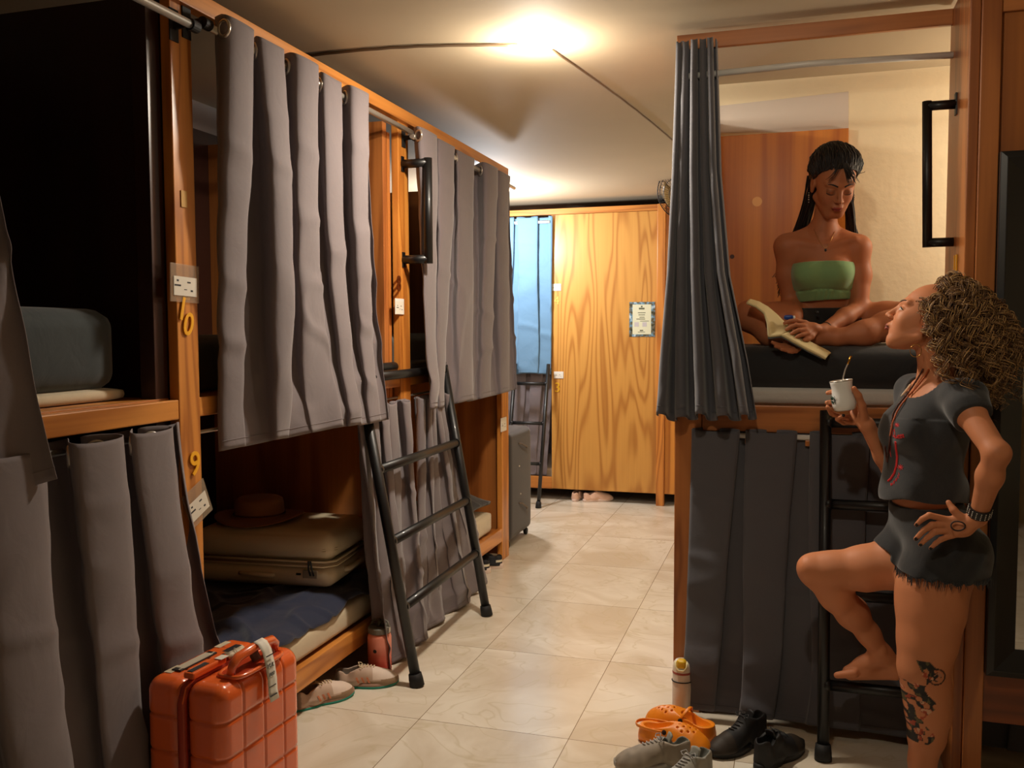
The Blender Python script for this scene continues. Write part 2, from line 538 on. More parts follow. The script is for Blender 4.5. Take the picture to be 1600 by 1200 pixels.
def label_sleeve(name, parent, c, right, up, w, h, tilt=0, lines=True, cardw=.8, cardh=.5, clear=True):
    """clear sleeve with a printed card, standing off a surface"""
    c = np.array(c, float); r = np.array(right, float); u = np.array(up, float)
    ca, sa = math.cos(tilt), math.sin(tilt)
    r2 = r * ca + u * sa; u2 = -r * sa + u * ca
    n = np.cross(r2, u2)
    sleeve = build(name, MB().obox(c, r2, u2, n, w / 2, h / 2, .0015), M['clear'] if clear else M['white_plastic'], parent, bevel=.001)
    mb = MB().obox(c + n * .0022 - u2 * h * .08, r2, u2, n, w * cardw / 2, h * cardh / 2, .0005)
    card = build('card', mb, M['paper'], sleeve)
    if lines:
        ln = MB()
        o = c + n * .0029 - u2 * h * .08
        for (a, b, ww, hh) in ((-.27, .02, .22, .09), (-.27, .2, .07, .1), (.12, .16, .12, .08), (.0, -.12, .1, .04), (.22, -.15, .08, .1)):
            ln.obox(o + r2 * a * w + u2 * b * h * .7, r2, u2, n, ww * w / 2, hh * h * .5 / 2, .0002)
        build('printing', ln, M['ink'], sleeve)
    return sleeve

bunks = thing('bunk_bed_row', 'long row of built-in orange pine bunks along the left side, numbered 10, 9 and 8', 'bunk beds', (XF, 0, 0))
def bb(name, mb, mat, **k):
    o = build(name, mb, mat, bunks, **k)
    o.location = (-XF, 0, 0)
    return o
# posts are L shaped: face board plus a return board behind it
for (ya, yb, mt) in ((Y1A, Y1B, 'pine_z'), (Y2A, Y2B, 'pine_z'), (Y3A, Y3B, 'pine_z')):
    bb('post', MB().box(XF - .035, XF, ya, yb, 0, 2.50), M[mt], bevel=.003)
bb('post', MB().box(XF - .035, XF, .55, .65, 0, 2.50), M['pine_z'], bevel=.003)
# partitions between the bays
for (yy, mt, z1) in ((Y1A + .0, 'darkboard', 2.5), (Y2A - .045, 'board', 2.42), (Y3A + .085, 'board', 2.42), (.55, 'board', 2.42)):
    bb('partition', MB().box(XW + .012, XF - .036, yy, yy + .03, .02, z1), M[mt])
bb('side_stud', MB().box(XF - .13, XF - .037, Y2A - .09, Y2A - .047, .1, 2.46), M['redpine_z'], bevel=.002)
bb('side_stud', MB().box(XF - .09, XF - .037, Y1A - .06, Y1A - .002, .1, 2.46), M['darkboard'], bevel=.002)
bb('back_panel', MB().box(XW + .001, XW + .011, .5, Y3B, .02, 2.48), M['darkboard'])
# top rail over all bays
bb('top_rail', MB().box(XF - .02, XF + .022, -.2, Y3B - .05, 2.478, 2.535), M['pine_y'], bevel=.003)
for (ya, yb) in ((.65, Y1A), (Y1B, Y2A), (Y2B, Y3A)):
    bb('bed_rail', MB().box(XF - .03, XF - .002, ya, yb, 1.232, 1.292), M['pine_y'], bevel=.003)
    bb('lower_bed_rail', MB().box(XF - .03, XF - .002, ya, yb, .125, .212), M['pine_y'], bevel=.003)
    bb('slat_platform', MB().box(XW + .012, XF - .031, ya, yb, 1.262, 1.290), M['pine_y'])
    bb('lower_platform', MB().box(XW + .012, XF - .031, ya, yb, .18, .205), M['board'])
# the little planks that show at the end of the near upper mattress
for k in range(3):
    bb('platform_plank', MB().box(XF - .11 - .09 * k, XF - .035 - .09 * k, .66, Y1A - .004, 1.2905, 1.297 - .001 * k), M['pine_y'], bevel=.001)

def rod(y0, y1, x, z, mat, parent_loc, nm='curtain_rod', r=.0125):
    mb = MB().tube([(x, y0, z), (x, y1, z)], r, 16)
    o = bb(nm, mb, mat, smooth=False)
    for p in o.data.polygons: p.use_smooth = len(p.vertices) == 4
    return o
RX = -1.705
def socket(y, z, s):
    """black rod bracket screwed to a post"""
    mb = MB()
    mb.tube([(RX, y, z), (RX, y + .035 * s, z)], .018, 16)
    mb.box(XF + .001, RX, y - .006, y + .006, z - .01, z + .01)
    mb.box(XF + .0005, XF + .005, y - .02, y + .02, z - .045, z + .05)
    bb('rod_bracket', mb, M['black_rubber'], bevel=.001)
rod(.6, 2.325, RX, 2.405, M['chrome'], None); socket(2.315, 2.405, 1)
rod(2.385, Y2A + .02, RX, 2.425, M['chrome'], None); socket(2.375, 2.43, 1)
rod(Y2A + .03, 5.60, RX, 2.41, M['chrome'], None); socket(Y2A + .06, 2.41, 1)
rod(.66, Y1A - .02, XF - .02, 1.19, M['chrome'], None, r=.009)
rod(Y1B, Y2A, XF - .02, 1.18, M['chrome'], None, r=.006)
rod(Y2B, Y3A, XF - .02, 1.18, M['chrome'], None, r=.006)

# grab bar on the second post
def grab_bar(parent, base_top, base_bot, out, mat, post_n, hw=.016):
    """square tube handle: two arms out from the wood and a grip between; OUT = vector from wood to grip"""
    bt, bbm, ot, n = (np.array(q, float) for q in (base_top, base_bot, out, post_n))
    up = (bt - bbm) / np.linalg.norm(bt - bbm)
    od = ot / np.linalg.norm(ot); L_ = np.linalg.norm(ot)
    side = np.cross(up, od)
    mb = MB()
    for b in (bt, bbm):
        mb.tube([b, b + ot], hw, 4 if False else 14)
    mb.tube([bbm + ot - up * hw, bt + ot + up * hw], hw, 14)
    bar = build('grab_bar', mb, mat, parent)
    for p in bar.data.polygons: p.use_smooth = len(p.vertices) == 4
    w2 = np.cross(up, n)
    for b in (bt, bbm):
        build('mounting_plate', MB().obox(b, w2, up, n, .014, .036, .003), mat, bar, bevel=.001)
    return bar
g = grab_bar(bunks, (XF + .003, Y2A + .045, 2.285), (XF + .003, Y2A + .045, 1.835), (.128, .0, 0), M['black_metal'], (1, 0, 0), .0205)
g.location = (-XF, 0, 0)

# numbers and card sleeves on the posts
YV = (0, 1, 0); ZV = (0, 0, 1)
def num(s, py, pz, size, mat, parent=bunks, X=XF + .004, tilt=0, shear=0):
    up = (0, -math.sin(tilt), math.cos(tilt)); rt = (0, math.cos(tilt), math.sin(tilt))
    o = text('bed_number', s, mat, parent, (X - (XF if parent is bunks else 0), py, pz), rt, up, size, .002, shear=shear, offset=.0012)
    return o
p = LX(283, 484, XF); num('1', p[1], p[2], .10, M['gold'], tilt=-.25)
p = LX(291, 508, XF); num('0', p[1], p[2], .098, M['gold'], tilt=-.10, shear=.15)
p = LX(303, 726, XF); num('9', p[1], p[2], .105, M['gold'])
p = LX(622, 444, XF); num('8', p[1], p[2], .10, plain('bronze_enamel', (120, 58, 22), .35, .5))
for (px, py, w, h, tl) in ((287, 443, .135, .115, -.03), (307, 787, .115, .118, .40)):
    p = LX(px, py, XF)
    o = label_sleeve('label_sleeve', bunks, (.004, p[1], p[2]), YV, ZV, w, h, tilt=tl)
    o.location = (0, 0, 0)
p = LX(623, 479, XF)
label_sleeve('label_sleeve', bunks, (.004, p[1], p[2]), YV, ZV, .10, .075, clear=False, cardw=.9, cardh=.8)
p = LX(629, 692, XF)
label_sleeve('label_sleeve', bunks, (.004, p[1], p[2]), YV, ZV, .10, .06, clear=False, cardw=.9, cardh=.8, lines=False)
p = LX(786, 663, XF)
label_sleeve('label_sleeve', bunks, (.004, p[1], p[2]), YV, ZV, .12, .09, clear=False, cardw=.9, cardh=.8)
# old screw plates on the first post
for z in (1.9, 1.62):
    p = build('old_sticker', MB().box(.001, .003, Y1A + .03, Y1A + .058, z - .025, z + .025), plain('tan_sticker', (206, 160, 84), .7), bunks)

# ------------------------------------------------------------------ curtains
def vnoise(x, y, seed=0):
    """smooth 2-D value noise in -1..1"""
    x = np.asarray(x, float); y = np.asarray(y, float)
    xi = np.floor(x).astype(int); yi = np.floor(y).astype(int)
    fx = x - xi; fy = y - yi
    fx = fx * fx * (3 - 2 * fx); fy = fy * fy * (3 - 2 * fy)
    def h(a, b):
        n = (a * 374761393 + b * 668265263 + seed * 974711) & 0x7fffffff
        n = ((n ^ (n >> 13)) * 1274126177) & 0x7fffffff
        return ((n ^ (n >> 16)) & 0xffff) / 32767.5 - 1
    return (h(xi, yi) * (1 - fx) + h(xi + 1, yi) * fx) * (1 - fy) + (h(xi, yi + 1) * (1 - fx) + h(xi + 1, yi + 1) * fx) * fy

def drape(axis, fixed, top, bot, ztop, zbot, folds, amp_top=.05, amp_bot=.04, seed=0, nrow=90, per=26, zcorner=None, back=.0, twist=1.0, wr=.010, keep=.35):
    """hanging cloth.  AXIS 'y': runs along Y at x = FIXED; 'x': runs along X at y = FIXED.
    TOP, BOT: (start, end) of the cloth at the top and bottom; FOLDS: number of pleats"""
    rnd = random.Random(seed)
    nc = folds * per + 1
    knots = [0.0]
    for k in range(folds): knots.append(knots[-1] + .6 + .8 * rnd.random())
    knots = np.array([k / knots[-1] for k in knots])
    T, U = np.meshgrid(np.linspace(0, 1, nrow), np.linspace(0, folds, nc))
    s0 = np.interp(U, np.arange(folds + 1), knots)
    # pleats wander sideways as they fall
    wand = twist * .30 * T ** 1.2 * vnoise(s0 * folds * .7 + 3, T * 1.3, seed + 5)
    ph = U + wand * np.minimum(1, np.minimum(U, folds - U) * 2)
    amp = (amp_top * (1 - T) + amp_top * keep * T) * (1 + .45 * vnoise(U * .9 + 7, T * 1.6, seed + 9))
    w = np.sin(2 * PI * ph)
    w = np.sign(w) * np.abs(w) ** .8
    off = amp * w
    off += amp_bot * T ** .8 * 1.15 * vnoise(s0 * folds * .95 + 11, T * .9 + 2, seed + 21)
    off += amp_bot * .45 * T * vnoise(s0 * folds * 2.3 + 1, T * 1.8, seed + 31)
    # creases: short slanting wrinkles
    a = np.abs(vnoise(s0 * folds * 1.5 + T * 2.2, T * 6 - s0 * 2, seed + 41))
    off += wr * (1 - np.minimum(1, a * 3.2)) * (.25 + T)
    off += wr * .6 * vnoise(s0 * folds * 3, T * 11, seed + 51) * (.2 + .8 * T)
    side = -np.sin(4 * PI * ph) * .24 * (1 - .6 * T)
    tt = T ** 1.15
    c = (top[0] + (top[1] - top[0]) * s0) * (1 - tt) + (bot[0] + (bot[1] - bot[0]) * s0) * tt
    wid = ((top[1] - top[0]) * (1 - T) + (bot[1] - bot[0]) * T) / folds
    c = c + side * wid
    zb = zbot if zcorner is None else zbot * (1 - s0) + zcorner * s0
    z = ztop * (1 - T) + (zb + .006 * vnoise(s0 * folds, 0 * T, seed + 61) + .25 * off) * T
    z = z + .006 * np.cos(4 * PI * U) * (1 - T) ** 12
    if axis == 'y': P = np.stack([fixed + off + back * T, c, z], -1)
    else: P = np.stack([c, fixed - off - back * T, z], -1)
    return P, knots

def curtain(name, label, axis, fixed, top, bot, ztop, zbot, folds, mat, eyelets=True, group=None, hem=True, rod_z=None, eyelet_at=None, **k):
    P, knots = drape(axis, fixed, top, bot, ztop, zbot, folds, **k)
    me = MB().grid(P)
    o = build(name, me, mat, None, smooth=True, solid=.0022)
    tag(o, label, 'curtain', group)
    nc = P.shape[0]; per = (nc - 1) // folds
    if hem:
        # stitched hem: a thin raised fold of cloth along the bottom
        H = []
        Q = P[:, -3, :] 
        hb = MB().tube([Q[i] + np.array([.0016 if axis == 'y' else 0, 0 if axis == 'y' else -.0016, 0]) for i in range(nc)], .0011, 5)
        build('hem_stitching', hb, mat, o, smooth=True)
    if eyelets:
        rz = rod_z if rod_z is not None else ztop - .04
        for kf in range(folds * 2):
            i = int(round((kf + .5) * per / 2 + (0)))
            i = kf * per // 2
            if i == 0: i = 2
            j = 2
            c = (P[i, 0] + P[min(i + 1, nc - 1), 0]) / 2
            t = P[min(i + 1, nc - 1), j] - P[i - 1, j]
            t = t / (np.linalg.norm(t) + 1e-9)
            n = np.cross(t, [0, 0, 1.0]); n /= np.linalg.norm(n) + 1e-9
            ctr = np.array([c[0], c[1], rz])
            mb = MB()
            U = t - t[2] * np.array([0, 0, 1.0]); U /= np.linalg.norm(U) + 1e-9
            V = np.array([0, 0, 1.0])
            mb.tube([ctr + (U * math.cos(w) + V * math.sin(w)) * .024 for w in np.linspace(0, 2 * PI, 25)[:-1]], .0055, 8, closed=True)
            build('eyelet', mb, M['chrome'], o, smooth=True)
    return o

G1 = 'grey eyelet curtains of the left upper bunks'
G2 = 'grey curtains of the left lower bunks'
curtain('bunk_curtain', 'long grey eyelet curtain hanging from the upper bunk between the 10 and 8 posts', 'y', -1.715, (2.455, 3.47), (2.47, 3.60), 2.465, 1.125, 5, M['curtain'], group=G1,
        amp_top=.054, amp_bot=.045, seed=4, zcorner=1.10, back=.01, rod_z=2.425)
curtain('bunk_curtain', 'grey eyelet curtain of the far left upper bunk, next to the black grab bar', 'y', -1.712, (3.995, 5.50), (4.03, 5.44), 2.45, 1.105, 5, M['curtain'], group=G1,
        amp_top=.052, amp_bot=.04, seed=11, zcorner=1.115, back=.03, rod_z=2.41)
curtain('bunk_curtain', 'grey curtain edge of the nearest upper bunk at the left picture edge', 'y', -1.68, (1.25, 1.50), (1.05, 1.70), 2.44, 1.12, 3, M['curtain'], group=G1,
        amp_top=.05, amp_bot=.035, seed=7, zcorner=1.15, back=.02, rod_z=2.405)
curtain('bunk_curtain', 'dark grey curtain closing the nearest lower bunk behind the orange suitcase', 'y', -1.742, (1.25, 2.255), (1.15, 2.50), 1.222, .02, 4, M['curtain'], group=G2,
        amp_top=.046, amp_bot=.035, keep=.8, seed=6, back=.045, eyelets=True, rod_z=1.185)
curtain('bunk_curtain', 'grey lower curtain bunched behind the nearer ladder leg', 'y', -1.735, (3.40, 3.92), (3.50, 3.99), 1.17, .012, 5, M['curtain'], group=G2,
        amp_top=.028, amp_bot=.05, seed=9, back=.06, eyelets=False)
curtain('bunk_curtain', 'grey lower curtain of the far left bunk, behind the farther ladder leg', 'y', -1.735, (4.05, 4.42), (4.0, 4.93), 1.17, .012, 6, M['curtain'], group=G2,
        amp_top=.03, amp_bot=.05, seed=15, back=.05, eyelets=False)

# ------------------------------------------------------------------ mattresses
def soft_box(x0, x1, y0, y1, z0, z1, r=.05, n=10, puff=.01, seed=0):
    """rounded puffy box"""
    rnd = np.random.RandomState(seed)
    mb = MB()
    vs = []; 
    c = np.array([(x0 + x1) / 2, (y0 + y1) / 2, (z0 + z1) / 2]); h = np.array([(x1 - x0) / 2, (y1 - y0) / 2, (z1 - z0) / 2])
    faces = []
    def facegrid(ax, sg, n1, n2):
        a, b = [q for q in range(3) if q != ax]
        P = np.zeros((n1, n2, 3))
        for i in range(n1):
            for j in range(n2):
                p = np.zeros(3); p[ax] = sg
                p[a] = -1 + 2 * i / (n1 - 1); p[b] = -1 + 2 * j / (n2 - 1)
                q = p * h
                inner = np.clip(q, -(h - r), h - r)
                d = q - inner
                dn = np.linalg.norm(d)
                if dn > 1e-9: d = d / dn * r
                w = inner + d
                u, v = p[a], p[b]
                w[ax] += sg * puff * (1 - u * u) * (1 - v * v)
                P[i, j] = c + w
        return P
    for ax in range(3):
        for sg in (-1, 1):
            a, b = [q for q in range(3) if q != ax]
            mb.grid(facegrid(ax, sg, 26, 26))
    return mb
def mattress(name, label, x0, x1, y0, y1, z0, z1, mat, group=None, r=.045):
    mb = soft_box(x0, x1, y0, y1, z0, z1, r)
    o = build(name, mb, mat, None, smooth=True)
    bm = bmesh.new(); bm.from_mesh(o.data); bmesh.ops.remove_doubles(bm, verts=bm.verts, dist=.0006); bmesh.ops.recalc_face_normals(bm, faces=bm.faces); bm.to_mesh(o.data); bm.free()
    tag(o, label, 'mattress', group)
    return o
M['slate_sheet'] = fabric('dark_slate_sheet', (36, 46, 48), wrinkle=.2)
M['slate_light'] = fabric('grey_green_sheet', (104, 112, 110), wrinkle=.4)
M['cream_cloth'] = fabric('cream_ticking', (206, 190, 160), wrinkle=.25)
M['navy'] = fabric('navy_sheet', (22, 32, 60), wrinkle=.15)
GM = 'mattresses on the left bunks'
o = mattress('mattress', 'thick mattress in a dark slate fitted sheet on the nearest upper bunk', XW + .06, -1.885, .75, 2.2, 1.325, 1.565, M['slate_sheet'], GM, r=.06)
def band(parent, x0, x1, y0, y1, z0, z1, mat, nm='mattress_border', r=.02):
    b = soft_box(x0, x1, y0, y1, z0, z1, r, puff=.003)
    q = build(nm, b, mat, parent, smooth=True)
    bm = bmesh.new(); bm.from_mesh(q.data); bmesh.ops.remove_doubles(bm, verts=bm.verts, dist=.0006); bmesh.ops.recalc_face_normals(bm, faces=bm.faces); bm.to_mesh(q.data); bm.free()
    return q
band(o, XW + .065, -1.88, .76, 2.215, 1.297, 1.335, M['cream_cloth'])
o = mattress('mattress', 'grey green mattress on the upper bunk right behind the 10 post', XW + .06, -1.90, 2.50, 3.84, 1.293, 1.475, M['slate_light'], GM)
o = mattress('mattress', 'mattress on the far left upper bunk behind its curtain', XW + .06, -1.90, 4.10, 5.45, 1.293, 1.475, M['slate_light'], GM)
o = mattress('mattress', 'cream mattress of the open lower bunk under the cream suitcase', XW + .03, -1.80, 2.42, 3.86, .208, .325, M['cream_cloth'], GM, r=.03)
pz = MB()
o2 = mattress('mattress', 'white mattress end of the far left lower bunk with a black blanket', XW + .03, -1.80, 4.12, 5.42, .208, .34, M['cream_cloth'], GM, r=.03)
bl = MB(); bl.grid(np.array([[(x, y, .345 + .13 * math.exp(-((x + 2.0) / .25) ** 2 - ((y - 5.2) / .35) ** 2) + .01 * math.sin(20 * x + 9 * y)) for y in np.linspace(4.5, 5.40, 20)] for x in np.linspace(XW + .1, -1.81, 20)]))
build('blanket', bl, fabric('black_blanket', (20, 20, 24), wrinkle=.4), o2, smooth=True, solid=.02)
# pillow glimpsed on the upper bunk behind the 10 post
o = build('pillow', soft_box(-2.35, -1.95, 2.45, 2.68, 1.478, 1.62, .06, puff=.02), fabric('tan_pillow', (150, 124, 100), wrinkle=.3), smooth=True)
tag(o, 'tan pillow seen just behind the 10 post on the upper bunk', 'pillow')

# navy sheet rumpled over the open lower bunk
def sheet():
    mb = MB()
    nx, ny = 110, 150
    P = np.zeros((nx, ny, 3))
    for i in range(nx):
        u = i / (nx - 1)
        for j in range(ny):
            v = j / (ny - 1)
            y = 2.47 + v * 1.28
            x = XW + .06 + u * (.922)
            wv = math.sin(13 * v + 4 * u) * math.cos(5 * v - 9 * u) + .6 * math.sin(27 * v - 8 * u + 1) + .5 * math.sin(9 * u * v + 17 * u)
            rg = 1 - min(1, 3.0 * abs(float(vnoise(v * 5 + u * 3.5, u * 4 - v * 1.5, 7)))); rg2 = 1 - min(1, 3.0 * abs(float(vnoise(v * 9 - u * 4 + 5, u * 5 + v * 2, 17))))
            z = .362 + .006 * wv + .022 * rg + .012 * rg2
            drop = max(0, u - .93) / .07
            z -= .045 * drop ** 1.5
            x += .012 * drop + .01 * math.sin(23 * v) * drop
            P[i, j] = (x, y, z)
    return mb.grid(P)
o = build('bed_sheet', sheet(), M['navy'], smooth=True, solid=.006)
tag(o, 'rumpled navy bed sheet on the open lower bunk beneath the cream suitcase', 'bed sheet')

# ------------------------------------------------------------------ ladder of the left bunks
def ladder(name, label, foot_a, foot_b, top_a, top_b, rungs, r=.017, group=None, hook=None, cap=True, hook_drop=.0):
    fa, fb, ta, tb = (np.array(q, float) for q in (foot_a, foot_b, top_a, top_b))
    t = thing(name, label, 'ladder', tuple((fa + fb) / 2), 0, group)
    loc = (fa + fb) / 2
    def P(mb, nm, **k):
        o = build(nm, mb, k.pop('mat', M['black_metal']), t)
        for p in o.data.polygons: p.use_smooth = len(p.vertices) == 4
        o.location = tuple(-loc)
        return o
    for (f, q) in ((fa, ta), (fb, tb)):
        d = (q - f) / np.linalg.norm(q - f)
        P(MB().tube([f + d * .02, q], r, 18), 'side_rail')
        if cap: P(MB().lathe([(r + .004, 0), (r + .009, .002), (r + .008, .03), (r + .005, .055)], f, 18, d), 'rubber_foot', mat=M['black_rubber'])
    for s in rungs:
        a = fa * (1 - s) + ta * s; b = fb * (1 - s) + tb * s
        P(MB().tube([a, b], r * .92, 16), 'rung')
        for q in (a, b):
            P(MB().tube([q + (b - a) * (.0), q + (b - a) / np.linalg.norm(b - a) * (.022 if q is a else -.022)], r * 1.08, 14), 'weld')
    if hook is not None:
        hv = np.array(hook, float)
        for q in (ta, tb):
            P(MB().tube([q, q + np.array([hv[0] * .5, hv[1] * .5, .03]), q + np.array([hv[0], hv[1], .012])], r, 16), 'hook')
        P(MB().tube([ta + np.array([hv[0], hv[1], .012]), tb + np.array([hv[0], hv[1], .012])], r, 16), 'hook_bar')
    return t
fa = LZ(652, 1072); fb = LZ(761, 962)
def zl(f, t, s): return f * (1 - s) + t * s
ta = np.array([-1.735, fa[1] + .01, 1.315]); tb = np.array([-1.735, fb[1] + .01, 1.315])
# rung heights read at the legs
hs = []
for (px, py) in ((632, 950), (602, 847), (574, 735)):
    best = min(np.linspace(0, 1, 400), key=lambda s: abs((lambda q: (ROT.T @ (q - CAM)))(zl(fa, ta, s))[1] / -(ROT.T @ (zl(fa, ta, s) - CAM))[2] * F_PX - (600 - py)))
    hs.append(best)
ladder('bunk_ladder', 'wide black steel ladder leaning on the left bunks', fa, fb, ta, tb, hs + [.985], r=.0225, hook=(-.06, 0))
# ================================================================== right bunk, closet and mirror
YF = 3.5
rb = thing('bunk_bed', 'red brown pine bunk on the right where the woman in the green top sits', 'bunk bed', (0, 0, 0))
def rp(name, mb, mat, **k):
    return build(name, mb, mat, rb, **k)
xpl = LY(1055, 600, YF)[0]; xpr = LY(1095, 850, YF)[0]
XWG = .525          # inner face of the wing board
rp('post', MB().box(xpl, xpr, YF, YF + .035, 0, 2.57), M['redpine_z'], bevel=.003)
rp('post_return', MB().box(xpl + .0, xpl + .022, YF + .036, YF + .09, 0, 2.57), M['darkboard'], bevel=.002)
rp('top_rail', MB().box(xpl, XWG, YF - .022, YF - .002, 2.545, 2.60), M['redpine_x'], bevel=.002)
rp('bed_rail', MB().box(xpr + .002, 1.70, YF - .005, YF + .03, 1.112, 1.212), M['redpine_x'], bevel=.003)
rp('lower_bed_rail', MB().box(xpr + .002, 1.70, YF + .06, YF + .09, .10, .20), M['redpine_x'], bevel=.003)
rp('platform', MB().box(xpl + .024, 1.70, YF + .031, YW - .002, 1.17, 1.205), M['board'])
rp('side_panel', MB().box(xpl + .0, xpl + .02, YF + .091, YW - .002, .05, 2.46), M['board'])
p0 = LY(1326, 200, YW - .03)
rp('head_panel', MB().box(xpl + .03, p0[0], YW - .03, YW - .002, 1.25, p0[2]), wood('orange_backboard', (160, 84, 22), (214, 136, 46), 'Z', scale=.35, rings=5, rough=.5, coat=.08), bevel=.001)
# knots in the backboard
for (px, py, a, b) in ((1183, 315, .022, .034), (1144, 401, .010, .016), (1143, 402, .018, .028)):
    q = LY(px, py, YW - .031)
    cl = {.022: (240, 184, 118), .010: (60, 24, 8), .018: (190, 92, 30)}[a]
    if a == .018: continue
    rp('knot', MB().lathe([(0.0001, .0), (a * .9, 0), (a, .0006)], (q[0], YW - .0305, q[2]), 20, (0, -1, 0), cap=True), plain('knot_wood_%d' % cl[0], cl, .5, bump=.3, bscale=60))
# curtain rods
o = rp('upper_curtain_rod', MB().tube([(xpl + .02, YF - .04, 2.44), ((xpl + XWG) / 2, YF - .04, 2.449), (XWG, YF - .04, 2.437)], .0115, 16), M['white_rod'], smooth=True)
o = rp('lower_curtain_rod', MB().tube([(xpr + .0, YF - .012, 1.098), (1.2, YF - .012, 1.094)], .010, 16), M['white_rod'], smooth=True)
# tab straps that show on the lower rod
for px in (1148, 1168, 1232, 1262, 1330):
    q = LY(px, 688, YF - .012)
    rp('rod_bracket', MB().box(q[0] - .009, q[0] + .009, YF - .022, YF - .002, 1.066, 1.088), M['board'], bevel=.003)

# the gathered curtain at the left of the opening
q0 = LY(1060, 70, YF - .05)[0]; q1 = LY(1118, 75, YF - .05)[0]
b0_ = LY(1027, 640, YF - .10)[0]; b1_ = LY(1182, 640, YF - .10)[0]
zt = LY(1090, 66, YF - .05)[2]; zb = LY(1090, 652, YF - .10)[2]
GR = 'grey curtains of the right bunk'
P_, kn = drape('x', YF - .055, (q0, q1), (b0_, b1_), zt, zb, 5, amp_top=.04, amp_bot=.04, seed=21, nrow=90, back=.04, per=24, twist=.5, keep=1.5, wr=.006)
# the cloth stays narrow until half way and then flares
for i in range(P_.shape[0]):
    s = i / (P_.shape[0] - 1)
    for j in range(P_.shape[1]):
        t = j / (P_.shape[1] - 1)
        cx = np.interp(t, [0, .35, .62, .85, 1], [0, .12, .35, .78, 1.0])
        xt = q0 + (q1 - q0) * s; xb = b0_ + (b1_ - b0_) * s
        tt = t ** 1.15
        P_[i, j, 0] += (xt * (1 - cx) + xb * cx) - (xt * (1 - tt) + xb * tt)
o = build('bunk_curtain', MB().grid(P_), M['curtain_slate'], smooth=True, solid=.0025)
tag(o, 'slate grey curtain gathered at the left post of the right bunk, flaring at its hem', 'curtain', GR)
hb = MB().tube([P_[i, -3] + np.array([0, -.0018, 0]) for i in range(P_.shape[0])], .0012, 5)
build('hem_stitching', hb, M['curtain_slate'], o, smooth=True)
curtain('bunk_curtain', 'slate grey curtain drawn across the lower right bunk behind the ladder', 'x', YF - .012, (xpr + .005, 1.0), (xpr - .055, .98), 1.118, .035, 5, M['curtain_slate'], group=GR,
        amp_top=.016, amp_bot=.035, seed=31, back=.05, eyelets=False, nrow=90, twist=1.2, wr=.010, keep=1.0)

# mattress, sheet
def rmat():
    o = mattress('mattress', 'mattress in a black sheet under the woman in the green top', xpl + .05, 1.6, YF + .035, YW - .035, 1.27, 1.432, fabric('black_sheet', (30, 31, 33), wrinkle=.2), r=.05)
    band(o, xpl + .05, 1.58, YF + .05, YW - .04, 1.208, 1.285, fabric('pale_mattress_cover', (206, 204, 198), wrinkle=.35), 'mattress_cover', r=.03)
    return o
rmat()

# wing board, closet in front of the bunk
YC = 3.14
cl = thing('closet', 'brown wooden closet at the right edge carrying the black framed mirror', 'closet', (.6, YC, 0))
def cp(name, mb, mat, **k):
    o = build(name, mb, mat, cl, **k); o.location = (-.6, -YC, 0); return o
cp('side_board', MB().box(XWG, XWG + .022, YC + .03, YF + .02, .0, 2.60), M['redpine_z'], bevel=.002)
cp('post', MB().box(XWG - .002, XWG + .028, YC, YC + .029, 0, 2.61), M['redpine_z'], bevel=.003)
cp('post', MB().box(XWG + .029, XWG + .085, YC - .01, YC + .029, 0, 2.61), M['redpine_z'], bevel=.003)
cp('door_panel', MB().box(XWG + .086, XR - .002, YC + .02, YC + .04, .235, 2.53), M['closet'])
cp('bottom_rail', MB().box(XWG + .086, XR - .002, YC + .006, YC + .0195, .235, .41), wood('closet_rail', (96, 44, 14), (146, 74, 26), 'X', scale=.6), bevel=.002)
cp('top_rail', MB().box(XWG + .086, XR - .002, YC + .004, YC + .0195, 2.47, 2.535), M['redpine_x'], bevel=.002)
cp('closet_body', MB().box(XWG + .1, XR - .002, YC + .041, YF - .10, .30, 2.50), M['board'])
g = grab_bar(cl, LY(1490, 163, YC + .22), LY(1490, 378, YC + .22), (-.088, 0, 0), M['black_metal'], (-1, 0, 0), .0155)
for o_ in [g]:
    pass
# place: base points sit on the inner face of the side board
gt = LY(1490, 163, YC + .22)
g.location = (XWG - gt[0] - .6 - .003, -YC, 0)
# house number on the side board
q = LX(1494, 415, XWG)
build('bed_number', MB().obox((XWG - .003 - .6, q[1] - YC - .02, q[2]), (0, 1, 0), (0, 0, 1), (1, 0, 0), .006, .035, .002).obox((XWG - .003 - .6, q[1] - YC + .02, q[2]), (0, 1, 0), (0, 0, 1), (1, 0, 0), .006, .035, .002), M['gold'], cl)

